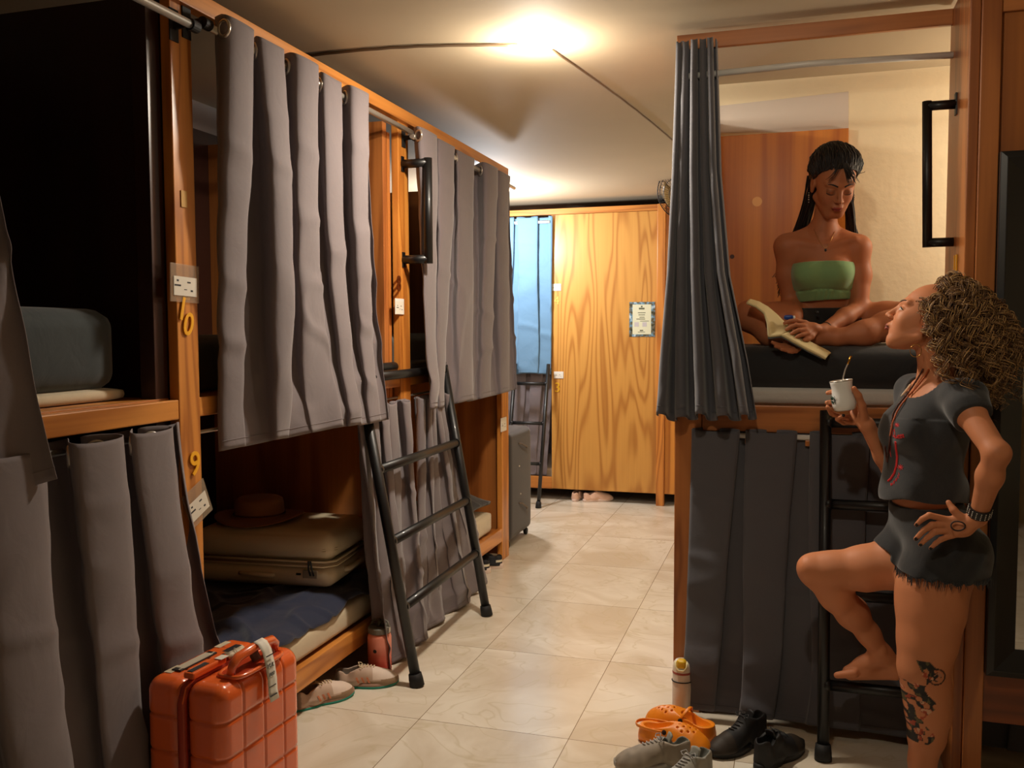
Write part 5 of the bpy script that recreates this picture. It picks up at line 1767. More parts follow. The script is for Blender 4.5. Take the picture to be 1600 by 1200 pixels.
# legs folded on the mattress
def onm(px, py, Y, r):
    p = J(px, py, Y); p[2] = max(p[2], 1.436 + r); return p
hR = onm(1258, 525, 3.86, .075); hL = onm(1340, 522, 3.86, .075)
kR = onm(1172, 494, 3.72, .055); kL = onm(1428, 494, 3.74, .055)
B2.chain([hR, hR * .5 + kR * .5, kR], [.080, .072, .058], .03)
B2.chain([hL, hL * .5 + kL * .5, kL], [.080, .072, .058], .03)
sR = [kR, onm(1205, 520, 3.64, .045), onm(1250, 535, 3.63, .040), onm(1290, 540, 3.67, .030)]
B2.chain(sR, [.056, .050, .042, .032], .03)
sL = [kL, onm(1385, 510, 3.66, .050), onm(1350, 524, 3.61, .045), onm(1308, 536, 3.60, .030)]
B2.chain(sL, [.057, .052, .045, .031], .03)
B2.chain([onm(1308, 536, 3.60, .03), onm(1270, 541, 3.61, .024), onm(1245, 543, 3.62, .016)], [.031, .026, .015], .02)
B2.chain([onm(1290, 540, 3.67, .03), onm(1335, 541, 3.70, .024), onm(1355, 543, 3.70, .016)], [.031, .026, .015], .02)
def col2(V):
    C_ = np.tile(np.array(lin(SK2)), (len(V), 1))
    C_ *= (1 + .04 * np.sin(V[:, :1] * 29 + 5 * V[:, 2:3]) * np.sin(V[:, 2:3] * 19))
    paint_head(V, C_, H2c, H2, 1.03, SK2, (34, 20, 14), (150, 62, 52), False)
    Lc = ((V - H2c) / 1.03) @ H2.T
    # cheeks
    for q in (-1, 1):
        d = np.linalg.norm(Lc - np.array((.07, q * .036, -.026)), axis=1)
        k = np.clip(1 - d / .026, 0, 1)[:, None] * .35
        C_ = C_ * (1 - k) + np.array(lin((188, 98, 74))) * k
    return C_
o = sdf_object('body', B2, .003, vcol('brown_skin', .55, sss=.06, bump=.08, spec=.35), W2, col2, smooth_it=2)
face_lines(o, W2, H2c, H2, 1.03, plain('black_eyebrow', (30, 18, 13), .7), plain('black_lashes', (16, 10, 8), .6), False)
# strapless top
T2 = Body()
T2.ell(ch2 + U2 * -.0, (.093, .130, .13), A2, .04)
T2.ell(wst2 + U2 * .02, (.086, .113, .10), A2, .05)
for q in (-1, 1): T2.ell(ch2 + F2_ * .067 + L2 * q * .052 + U2 * -.005, (.049, .058, .054), A2, .03)
zt_ = J(1286, 409, 3.74)[2]; zb_ = J(1286, 470, 3.78)[2]; zbr = J(1286, 452, 3.75)[2]
def t2n(D, X):
    z = X[..., 2]; x = X[..., 0]
    D = D - .002 * np.sin(60 * z + 14 * np.sin(25 * x)) * (z < zbr)
    D = D + .0035 * np.exp(-((z - zbr + .002 - .004 * np.cos(30 * (x - ch2[0]))) / .004) ** 2)
    return np.maximum(D, np.maximum(z - zt_ - .004 * np.cos(16 * (x - ch2[0])), zb_ + .006 * np.sin(11 * (x - ch2[0]) + .4) - z))
sdf_object('strapless_top', T2, .003, fabric('sage_green_rib', (124, 164, 112), weave=500, wrinkle=.05), W2, None, smooth_it=1, noise=t2n)
S2 = Body()
S2.ell(hip2 + U2 * .005, (.126, .176, .108), A2, .04)
S2.ell(wst2 + U2 * -.03, (.094, .122, .08), A2, .05)
S2.cone(hR, hR * .72 + kR * .28, .094, .090, .03); S2.cone(hL, hL * .72 + kL * .28, .094, .090, .03)
zw = J(1290, 481, 3.80)[2]
dR = (kR - hR) / np.linalg.norm(kR - hR); dL = (kL - hL) / np.linalg.norm(kL - hL)
def s2n(D, X):
    D = D - .0025 * np.sin(55 * X[..., 0] + 40 * X[..., 2])
    D = np.maximum(D, X[..., 2] - zw); D = np.maximum(D, 1.4345 - X[..., 2])
    D = np.maximum(D, (X - (hR * .72 + kR * .28)) @ dR); D = np.maximum(D, (X - (hL * .72 + kL * .28)) @ dL)
    return D
so = sdf_object('shorts', S2, .0035, fabric('black_cotton', (22, 22, 25), wrinkle=.15), W2, None, smooth_it=1, noise=s2n)
build('button', MB().lathe([(.0, .003), (.006, .003), (.007, 0)], J(1276, 488, 3.725) - base2, 14, (0, -1, .2), cap=False), M['black_metal'], W2, smooth=True)
# hair
HM2 = plain('black_brown_hair', (26, 17, 14), .55, bump=.25, bscale=120)
Hb = Body()
P2 = lambda f, l, u: H2c + 1.03 * (H2[0] * f + H2[1] * l + H2[2] * u)
Hb.ell(P2(-.014, 0, .040), (.101, .084, .094), H2, .02)
Hb.ell(P2(-.055, 0, .010), (.066, .080, .080), H2, .03)
Hb.ell(P2(-.095, 0, .060), (.040, .046, .042), H2, .02)
def h2n(D, X):
    q = (X - H2c) @ H2.T
    a = np.arctan2(q[..., 1], q[..., 2] + .05)
    D = np.maximum(D, q[..., 0] * .79 - q[..., 2] * .61 + .012)
    return D - .0012 * np.sin(a * 34 + 60 * q[..., 0]) - .0007 * np.sin(a * 71 + 40 * q[..., 0])
h2 = sdf_object('hair', Hb, .003, HM2, W2, None, smooth_it=1, noise=h2n)
rnd = random.Random(8)
sts = []
# strands combed back from the hairline
for k in range(1000):
    w = rnd.uniform(-1.3, 1.3); aw = abs(w)
    d0 = np.array((np.interp(aw, (0, .5, 1, 1.3), (.80, .64, .12, -.3)), math.copysign(np.interp(aw, (0, .5, 1, 1.3), (0, .62, .98, .93)), w), np.interp(aw, (0, .5, 1, 1.3), (.50, .37, -.14, -.38))))
    d0 /= np.linalg.norm(d0)
    dE = np.array((-.92, .35 * math.sin(w) + rnd.gauss(0, .12), .15 + rnd.gauss(0, .18))); dE /= np.linalg.norm(dE)
    s0 = rnd.uniform(0, .30) ** 1.3; ph_ = rnd.uniform(0, 6.28); fq = rnd.uniform(5, 11); lift = rnd.uniform(.0, .010)
    P_ = []
    for t in np.linspace(s0, 1, 16):
        dd = d0 * (1 - t) + dE * t + np.array((0, 0, .70)) * math.sin(PI * t) * max(.1, math.cos(w * 1.1)); dd /= np.linalg.norm(dd)
        r_ = 1.0 - .075 * max(0, 1 - (t - s0) / .22) ** 1.5 + min(1, (t - s0) * 5) * (lift + .006 * math.sin(fq * t + ph_)) / .09
        e_ = dd * np.array((.102, .086, .096)) * r_
        P_.append(P2(e_[0] - .014, e_[1] + .007 * (t - s0) ** .5 * math.sin(fq * 1.6 * t + ph_), e_[2] + .040) - base2)
    sts.append(P_)
build('combed_hair', tubes(sts, .0023, 4), HM2, h2, smooth=True)
sts = []
# hair falling behind the shoulders
for k in range(220):
    sd = -1 if k % 10 < 6 else 1
    a = P2(-.05 + rnd.uniform(-.03, .03), sd * (.060 + rnd.uniform(-.02, .02)), rnd.uniform(-.01, .03))
    if sd < 0:
        b = J(1262 + rnd.uniform(-12, 8), 335, 3.86 + rnd.uniform(-.02, .03)); c = J(1246 + rnd.gauss(0, 9), 372, 3.90 + rnd.uniform(-.02, .02)); e = J(1226 + rnd.gauss(0, 7), rnd.uniform(420, 470), 3.93)
    else:
        b = J(1328 + rnd.uniform(-8, 8), 335, 3.86 + rnd.uniform(-.02, .03)); c = J(1334 + rnd.gauss(0, 6), 370, 3.91); e = J(1334 + rnd.gauss(0, 7), rnd.uniform(400, 450), 3.94)
    P_ = []
    for t in np.linspace(0, 1, 14):
        p = a * (1 - t) ** 3 + 3 * b * t * (1 - t) ** 2 + 3 * c * t * t * (1 - t) + e * t ** 3
        P_.append(p - base2 + np.array((.002 * math.sin(9 * t + k), 0, 0)))
    sts.append(P_)
build('long_hair', tubes(sts, .0028, 5), HM2, h2, smooth=True)
sts = []
for k in range(46):
    l0 = rnd.uniform(-.03, .03); sd = 1 if l0 > -.008 else -1
    a = P2(.060, l0 * .5, .108); b = P2(.098, l0 + sd * .010, .080 + rnd.uniform(-.006, .006)); e = P2(.090 - rnd.uniform(0, .014), l0 + sd * rnd.uniform(.018, .042), rnd.uniform(.030, .060))
    sts.append([a * (1 - t) ** 2 + 2 * b * t * (1 - t) + e * t * t - base2 for t in np.linspace(0, 1, 9)])
for k in range(34):
    w = rnd.uniform(-1.5, 1.5)
    a = P2(-.02 + rnd.uniform(-.05, .06), math.sin(w) * .080, .040 + math.cos(w) * .090)
    d = (a - P2(-.03, 0, .03)); d /= np.linalg.norm(d)
    tt_ = np.array((rnd.uniform(-1, 1), rnd.uniform(-1, 1), rnd.uniform(-.4, .8)))
    sts.append([a + d * .006 * math.sin(PI * t) + tt_ * .018 * t - base2 for t in np.linspace(0, 1, 9)])
build('loose_strands', tubes(sts, .0011, 4), HM2, h2, smooth=True)
# jewellery
def small(nm, mb, mat): return build(nm, mb, mat, W2, smooth=True)
ec = P2(-.006, -.085, -.040)
er = MB()
for i, dz in enumerate((0, .009, .017, .026, .036)): er.ball(ec - base2 + np.array((0, -.004, -dz)), .0032 if i in (1, 3) else .0022, 8)
small('drop_earring', er, M['chrome'])
ec = P2(.005, .084, -.045)
er = MB()
for i, dz in enumerate((0, .009, .017)): er.ball(ec - base2 + np.array((0, -.004, -dz)), .0028, 8)
small('drop_earring', er, M['chrome'])
bvb = BVHTree.FromPolygons([v.co[:] for v in o.data.vertices], [p.vertices[:] for p in o.data.polygons])
def on2(px, py, lift=.0012):
    a = Vector(tuple(J(px, py, 3.3) - base2)); b = Vector(tuple(J(px, py, 4.2) - base2)); h = bvb.ray_cast(a, (b - a).normalized())
    if h[0] is None: return J(px, py, 3.75) - base2
    n = h[1] if h[1].dot(b - a) < 0 else -h[1]
    return np.array(h[0]) + np.array(n) * lift
ln_ = [on2(*p) for p in ((1272, 358), (1275, 366), (1280, 376), (1285, 384), (1290, 388), (1294, 384), (1299, 374), (1304, 362))]
small('fine_necklace', MB().tube(ln_, .0009, 6), plain('thin_gold_chain', (190, 140, 80), .3, 1))
small('pendant', MB().ball(on2(1290, 391, .002), .0045, 10, (1, .5, 1.3)), M['black_metal'])
cL = w2L * .88 + e2L * .12; dv = (e2L - w2L); dv /= np.linalg.norm(dv)
small('cord_bracelet', MB().lathe([(.0235, -.003), (.0252, 0), (.0235, .003)], cL - base2, 24, dv, cap=False), M['black_rubber'])

# ------------------------------------------------------------------ the open book on her knee
far = [(1172, 468, 3.60), (1186, 472, 3.60), (1200, 480, 3.60), (1214, 492, 3.59), (1228, 506, 3.57), (1240, 520, 3.555), (1256, 530, 3.55), (1270, 537, 3.55), (1286, 545, 3.55), (1299, 552, 3.55)]
nearp = [(1166, 474, 3.55), (1181, 480, 3.54), (1194, 490, 3.53), (1199, 506, 3.51), (1200, 527, 3.49), (1221, 524, 3.485), (1242, 536, 3.48), (1260, 546, 3.48), (1276, 554, 3.48), (1290, 561, 3.48)]
bk_ = thing('book', 'open paperback with cream pages lying on the seated woman\'s knee', 'book', tuple(J(1238, 530, 3.53)))
bb2 = np.array(bk_.location)
def pages(lo, hi, lift, inset=0.0, nv=8):
    U_ = np.linspace(lo, hi, 26); G = np.zeros((26, nv, 3))
    Fp = np.array([J(*p) for p in far]); Np = np.array([J(*p) for p in nearp]); ks = np.linspace(0, 1, len(far))
    for i, u in enumerate(U_):
        a = np.array([np.interp(u, ks, Fp[:, t]) for t in range(3)]); b = np.array([np.interp(u, ks, Np[:, t]) for t in range(3)])
        for j in range(nv):
            v = j / (nv - 1)
            G[i, j] = a * (1 - v) + b * v - bb2 + np.array((0, 0, lift + .004 * math.sin(PI * v)))
    return MB().grid(G)
pg = plain('cream_page', (214, 196, 146), .75, bump=.2, bscale=80)
build('left_pages', pages(0, .545, 0), pg, bk_, smooth=True, solid=.006)
build('right_pages', pages(.555, 1, 0), pg, bk_, smooth=True, solid=.007)
build('cover', pages(.28, .96, -.0065), plain('grey_cover', (84, 92, 92), .4), bk_, smooth=True, solid=.0015)
lt = MB()
for u in (.62, .68, .74, .80, .86, .92):
    ks = np.linspace(0, 1, len(far)); Fp = np.array([J(*p) for p in far]); Np = np.array([J(*p) for p in nearp])
    a = np.array([np.interp(u, ks, Fp[:, t]) for t in range(3)]); b = np.array([np.interp(u, ks, Np[:, t]) for t in range(3)])
    lt.tube([a * .85 + b * .15 - bb2 + np.array((0, 0, .0048)), a * .5 + b * .5 - bb2 + np.array((0, 0, .0082)), a * .15 + b * .85 - bb2 + np.array((0, 0, .0048))], .0006, 4)
build('printed_lines', lt, plain('faded_ink', (150, 140, 112), .8), bk_)
lgt = thing('lighter', 'small blue object in the seated woman\'s hand above the book', 'lighter', tuple(J(1233, 496, 3.545)))
build('body', soft_box(-.018, .014, -.006, .006, -.008, .008, .005, puff=.001), plain('blue_plastic', (22, 66, 150), .3), lgt, smooth=True)
build('white_tip', soft_box(.0145, .021, -.005, .005, -.006, .006, .003, puff=.001), M['white_plastic'], lgt, smooth=True)
# ================================================================== luggage, hat, bottles and shoes
def waffle_box(x0, x1, y0, y1, z0, z1, r, nY, nZ, depth, n=96, nX=1):
    """rounded shell whose faces carry raised squares"""
    c = np.array([(x0 + x1) / 2, (y0 + y1) / 2, (z0 + z1) / 2]); h = np.array([(x1 - x0) / 2, (y1 - y0) / 2, (z1 - z0) / 2])
    def bump(p, cnt):
        f = (p * .5 + .5) * cnt
        e = np.abs(f - np.round(f)) / cnt
        edge = np.minimum(1, e / .013)
        s = np.where((np.round(f) < .5) | (np.round(f) > cnt - .5), 1.0, edge)
        return s * s * (3 - 2 * s)
    mb = MB()
    for ax in range(3):
        for sg in (-1, 1):
            a, b = [q for q in range(3) if q != ax]
            U, V = np.meshgrid(np.linspace(-1, 1, n), np.linspace(-1, 1, n), indexing='ij')
            p = np.zeros((n, n, 3)); p[..., ax] = sg; p[..., a] = U; p[..., b] = V
            q = p * h; inner = np.clip(q, -(h - r), h - r); d = q - inner
            L_ = np.linalg.norm(d, axis=-1, keepdims=True); d = d / np.maximum(L_, 1e-9)
            w = inner + d * r
            bz = bump(w[..., 2] / h[2], nZ)
            if ax == 0: bb = bz * bump(w[..., 1] / h[1], nY)
            elif ax == 1: bb = bz * bump(w[..., 0] / h[0], nX) 
            else: bb = bump(w[..., 1] / h[1], nY)
            w = w + d * (depth * (bb[..., None] - 1))
            mb.grid(c + w)
    return mb
def weld(o, d=.0006):
    bm = bmesh.new(); bm.from_mesh(o.data); bmesh.ops.remove_doubles(bm, verts=bm.verts, dist=d); bmesh.ops.recalc_face_normals(bm, faces=bm.faces); bm.to_mesh(o.data); bm.free()
    return o

# ---- orange cabin case
oc = thing('suitcase', 'glossy orange hard shell suitcase with raised squares, standing in front of the left curtain', 'suitcase', (-1.545, 2.19, 0), -.07)
oc.scale = (1.05, 1.03, 1.055)
orange = plain('glossy_orange_shell', (240, 108, 48), .22, coat=.7)
weld(build('shell', waffle_box(-.128, -.003, -.178, .178, .045, .520, .04, 4, 5, .006), orange, oc, smooth=True))
weld(build('shell', waffle_box(.003, .128, -.178, .178, .045, .520, .04, 4, 5, .006), orange, oc, smooth=True))
zp = MB()
zl_ = [(0, y, z) for (y, z) in [(-.178, .09), (-.178, .47), (-.165, .503), (-.13, .515), (.13, .515), (.165, .503), (.178, .47), (.178, .09), (.165, .06), (.13, .05), (-.13, .05), (-.165, .06)]]
build('zip_band', MB().tube([(x, y * .985, .28 + (z - .28) * .985) for x, y, z in zl_], .013, 10, closed=True), plain('dark_orange_zip', (168, 52, 22), .5), oc, smooth=True)
for s in (-1, 1):
    build('zip_seam', MB().tube([(x + s * .0075, y * 1.02, .28 + (z - .28) * 1.012) for x, y, z in zl_], .0028, 6, closed=True), orange, oc, smooth=True)
# top handle with its well
build('handle_well', MB().obox((.088, 0, .523), (1, 0, 0), (0, 1, 0), (0, 0, 1), .033, .098, .004), plain('deep_orange_plastic', (176, 58, 24), .35), oc, bevel=.003)
build('handle_rim', MB().tube([(.088 + .040 * math.copysign(abs(math.cos(w)) ** .5, math.cos(w)), .106 * math.copysign(abs(math.sin(w)) ** .5, math.sin(w)), .524) for w in np.linspace(0, 2 * PI, 49)[:-1]], .006, 8, closed=True), orange, oc, smooth=True)
build('top_handle', MB().tube([(.092, -.098, .522), (.098, -.094, .552), (.100, -.075, .566), (.100, 0, .572), (.100, .075, .566), (.098, .094, .552), (.092, .098, .522)], [.010, .012, .013, .013, .013, .012, .010], 14), orange, oc, smooth=True)
for s in (-1, 1):
    build('handle_hinge', MB().box(.085, .100, s * .090 - .006, s * .090 + .006, .524, .536), M['chrome'], oc, bevel=.001)
build('pull_bar', MB().box(-.012, .022, -.155, -.02, .523, .541), orange, oc, bevel=.005)
build('pull_bar_slot', MB().box(-.004, .012, -.148, -.08, .5405, .5425), M['ink'], oc)
build('name_plate', MB().box(-.085, -.055, -.115, .035, .521, .525), plain('black_plate', (34, 32, 32), .35), oc, bevel=.001)
build('plate_lettering', MB().box(-.083, -.0565, -.100, .02, .525, .5256).box(-.064, -.060, -.113, .033, .525, .5262), plain('pale_lettering', (190, 180, 160), .5), oc)
stk = plain('sticker_paper', (206, 190, 160), .5)
for (x, y, a, b) in ((-.085, -.105, .012, .026), (-.088, .10, .010, .026), (.03, .12, .010, .016)):
    build('sticker', MB().obox((x, y, .5212), (1, 0, 0), (0, 1, 0), (0, 0, 1), a, b, .0006), stk, oc)
build('barcode_sticker', MB().tube([(-.018, .03, .525), (-.012, .03, .538), (.010, .03, .546), (.02, .03, .53)], .001, 4).grid(np.array([[(-.018 + .036 * i / 7, -.005 + .075 * j / 3, .528 + .014 * math.sin(PI * i / 7)) for j in range(4)] for i in range(8)])), stk, oc, smooth=True, solid=.0008)
bars = MB()
for k in range(12): bars.box(-.010 + .0018 * k, -.0092 + .0018 * k, .0, .06, .5445, .5452)
build('barcode', bars, M['ink'], oc)
build('small_label', MB().obox((.016, -.035, .543), (1, 0, 0), (0, 1, 0), (0, 0, 1), .012, .016, .0006), M['paper'], oc)
# airline tag looped over the handle
tg = [(.100, .586), (.116, .580), (.130, .560), (.140, .52), (.146, .48), (.147, .45), (.150, .425)]
G = np.array([[(x, y, z) for y in np.linspace(-.008, .032, 4) + (.004 if i == 6 else 0)] for i, (x, z) in enumerate(tg)])
tagm = build('luggage_tag', MB().grid(G), M['paper'], oc, smooth=True, solid=.0006)
G = np.array([[(x, y, z) for y in np.linspace(-.008, .030, 4)] for (x, z) in [(.100, .586), (.088, .575), (.088, .545), (.098, .53)]])
build('luggage_tag_loop', MB().grid(G), plain('brown_tag_back', (96, 70, 52), .6), oc, smooth=True, solid=.0006)
tl_ = MB()
text('tag_lettering', 'YUL', M['ink'], oc, (.1425, .010, .522), (0, 1, 0), (.15, 0, .99), .018, .0006)
text('tag_lettering', '800', plain('grey_ink', (90, 90, 92), .6), oc, (.1465, .010, .499), (0, 1, 0), (.12, 0, .99), .016, .0006)
for k, z in enumerate((.548, .475, .465, .440)):
    tl_.box(.1385 + .0035 * k, .1405 + .0035 * k, -.004, .026, z, z + .0025)
build('tag_rules', tl_, M['ink'], tagm)
for (x, y) in ((-.09, -.14), (.09, -.14), (-.09, .14), (.09, .14)):
    build('wheel', MB().lathe([(0, -.012), (.020, -.012), (.024, -.006), (.024, .006), (.020, .012), (0, .012)], (x, y, .024), 20, (1, 0, 0), cap=False), M['black_rubber'], oc)
    build('wheel_fork', MB().box(x - .018, x - .013, y - .014, y + .014, .02, .056).box(x + .013, x + .018, y - .014, y + .014, .02, .056), M['black_rubber'], oc)

# ---- cream case on the lower bunk
cs = thing('suitcase', 'cream hard shell suitcase lying flat on the open lower bunk under the hat', 'suitcase', (-2.21, 3.60, .385), .10)
cream = plain('cream_shell', (232, 216, 182), .38, coat=.2)
weld(build('lower_shell', soft_box(-.33, .33, -.225, .225, 0, .105, .05, puff=.004), cream, cs, smooth=True))
weld(build('upper_shell', soft_box(-.33, .33, -.225, .225, .112, .245, .06, puff=.010), cream, cs, smooth=True))
rim = [(sx * .33 * 1.0, sy * .222) for sx, sy in ((-.88, -1), (.88, -1), (1, -.82), (1, .82), (.88, 1), (-.88, 1), (-1, .82), (-1, -.82))]
for z in (.098, .118): build('rim_rib', MB().tube([(x, y, z) for x, y in rim], .005, 8, closed=True), cream, cs, smooth=True)
build('zip_band', MB().tube([(x * .99, y * .99, .108) for x, y in rim], .007, 8, closed=True), plain('beige_zip', (150, 130, 100), .6), cs, smooth=True)
for z in (.165, .175): build('shell_groove', MB().tube([(x * 1.006, y * 1.006, z) for x, y in rim], .0025, 6, closed=True), cream, cs, smooth=True)
build('side_handle', MB().tube([(-.10, -.226, .055), (-.085, -.240, .058), (.04, -.242, .055), (.06, -.226, .052)], .010, 10), cream, cs, smooth=True)
build('end_handle', MB().tube([(.332, -.10, .060), (.350, -.085, .06), (.350, .085, .06), (.332, .10, .060)], .012, 10), plain('pale_cream_plastic', (226, 214, 184), .35), cs, smooth=True)
build('combination_lock', MB().box(.195, .262, -.232, -.222, .048, .082), plain('grey_lock', (158, 146, 124), .4), cs, bevel=.002)
for dz in (0, .03): build('zip_pull', MB().tube([(.225 + dz * .3, -.236, .125), (.228 + dz * .5, -.243, .09), (.235 + dz * .5, -.240, .062)], .004, 8), M['black_rubber'], cs, smooth=True)
build('lock_button', MB().box(.165, .185, -.232, -.224, .060, .068), M['black_rubber'], cs)

# ---- straw coloured hat
ht = thing('hat', 'flat crowned light brown hat with wide brim on the cream suitcase', 'hat', (-2.31, 3.56, .652), .2)
felt = fabric('tan_felt', (148, 96, 52), weave=260, wrinkle=.05)
R_ = []
for i, (r, z) in enumerate([(.0, .088), (.06, .088), (.088, .086), (.099, .078), (.103, .06), (.106, .02), (.110, .004), (.135, .001), (.165, .0), (.188, .002), (.190, .000)]):
    R_.append([(r * math.cos(w) * 1.05, r * math.sin(w), z + (.012 * (r - .11) / .08 * math.cos(2 * w) if r > .11 else 0)) for w in np.linspace(0, 2 * PI, 61)])
weld(build('crown_and_brim', MB().grid(np.array(R_)), felt, ht, smooth=True, solid=.003), 1e-4)
build('hat_band', MB().tube([(.1085 * math.cos(w) * 1.05, .1085 * math.sin(w), .016) for w in np.linspace(0, 2 * PI, 61)[:-1]], .004, 8, closed=True), plain('brown_ribbon', (92, 50, 26), .7), ht, smooth=True)

# ---- water bottles
pb = thing('water_bottle', 'coral pink water bottle with a grey cap by the left bunk rail', 'bottle', (-1.693, 3.515, 0))
def coral():
    m, N, L, P = newmat('coral_gradient_paint')
    tc = N.new('ShaderNodeTexCoord'); sp = N.new('ShaderNodeSeparateXYZ'); L.new(tc.outputs['Object'], sp.inputs[0])
    r = N.new('ShaderNodeValToRGB'); e = r.color_ramp.elements
    mr = N.new('ShaderNodeMapRange'); mr.inputs[2].default_value = .18; L.new(sp.outputs[2], mr.inputs[0]); L.new(mr.outputs[0], r.inputs[0])
    e[0].color = rgba((214, 52, 30)); e[0].position = .15; e[1].color = rgba((238, 148, 124)); e[1].position = .75
    L.new(r.outputs[0], P.inputs['Base Color']); P.inputs['Roughness'].default_value = .35
    return m
prof = [(0, 0), (.048, 0), (.051, .003)]
for k in range(5): prof += [(.052, .012 + .014 * k), (.0505, .019 + .014 * k)]
prof += [(.052, .09), (.052, .165), (.048, .178), (.044, .184), (0, .184)]
build('bottle_body', MB().lathe(prof, (0, 0, 0), 40, cap=False), coral(), pb, smooth=True)
capm = plain('grey_plastic_cap', (112, 108, 96), .45)
build('cap', MB().lathe([(0, .184), (.047, .184), (.050, .188), (.050, .206), (.045, .212), (0, .214)], (0, 0, 0), 36, cap=False), capm, pb, smooth=False, bevel=.001)
build('spout', MB().tube([(.0, -.01, .212), (.004, -.005, .232), (.012, .0, .238)], .0085, 12), plain('olive_spout', (70, 70, 56), .5), pb, smooth=True)
build('carry_loop', MB().tube([(-.045, 0, .205), (-.036, .01, .228), (.0, .03, .236), (.036, .01, .230), (.048, 0, .205)], .004, 8), capm, pb, smooth=True)
build('buckle', MB().box(.040, .056, -.018, -.004, .192, .214), M['chrome'], pb, bevel=.002)
build('round_mark', MB().lathe([(.0001, 0), (.008, .0), (.0085, -.0006)], (.002, -.0522, .115), 18, (0, -1, 0)), M['ink'], pb)

wb_ = thing('water_bottle', 'pale bottle with a yellow spout beside the right bunk post', 'bottle', (-.376, 3.432, 0))
build('bottle_body', MB().lathe([(0, 0), (.036, 0), (.037, .003), (.037, .145), (.036, .150), (.036, .182), (.0355, .186), (0, .186)], (0, 0, 0), 36, cap=False), plain('pale_beige_enamel', (222, 208, 190), .3, coat=.3), wb_, smooth=True)
build('carry_band', MB().tube([(.0375 * math.cos(w), .0375 * math.sin(w), .150 - .002 * math.sin(w)) for w in np.linspace(0, 2 * PI, 37)[:-1]], .0022, 8, closed=True), M['black_rubber'], wb_, smooth=True)
build('red_ring', MB().lathe([(.0360, .180), (.0368, .181), (.0368, .188), (.0360, .189)], (0, 0, 0), 36, cap=False), plain('brick_red_ring', (158, 74, 60), .4), wb_, smooth=True)
build('lid', MB().lathe([(.036, .189), (.0355, .205), (.032, .220), (.024, .230), (0, .233)], (0, 0, 0), 36, cap=False), plain('ivory_lid', (226, 212, 190), .3, coat=.3), wb_, smooth=True)
build('spout_button', soft_box(-.017, .017, -.036, -.006, .205, .238, .008, puff=.002), plain('yellow_plastic', (222, 176, 30), .3), wb_, smooth=True)
build('spout_collar', MB().tube([(-.022, -.026, .232), (-.020, -.034, .212), (-.010, -.0385, .200), (.010, -.0385, .200), (.020, -.034, .212), (.022, -.026, .232)], .003, 8), plain('cream_plastic', (236, 222, 170), .3), wb_, smooth=True)

# ---- shoes
def rotz(a):
    return np.array(((math.cos(a), -math.sin(a), 0), (math.sin(a), math.cos(a), 0), (0, 0, 1)))
def outline(L, k=1.0, grow=0.0, side=1, n=44):
    """sole outline: toe at +x"""
    P_ = []
    for i in range(n):
        w = 2 * PI * i / n
        x = (.5 + .5 * math.cos(w)) * L
        t = x / L
        hw = .034 + .014 * math.exp(-((t - .72) / .24) ** 2) - .004 * math.exp(-((t - .38) / .14) ** 2)
        y = math.copysign(abs(math.sin(w)) ** .62, math.sin(w)) * hw + side * .006 * math.sin(PI * t) * (t > .4)
        P_.append((x + grow * math.cos(w), y + grow * math.sin(w)))
    return P_
def loft(rings):
    mb = MB(); n = len(rings[0]); vs = [p for r in rings for p in r]; fs = []
    for i in range(len(rings) - 1):
        for k in range(n): fs.append((i * n + k, i * n + (k + 1) % n, (i + 1) * n + (k + 1) % n, (i + 1) * n + k))
    fs.append(tuple(range(n))[::-1]); fs.append(tuple(range((len(rings) - 1) * n, len(rings) * n)))
    return mb.add(vs, fs)
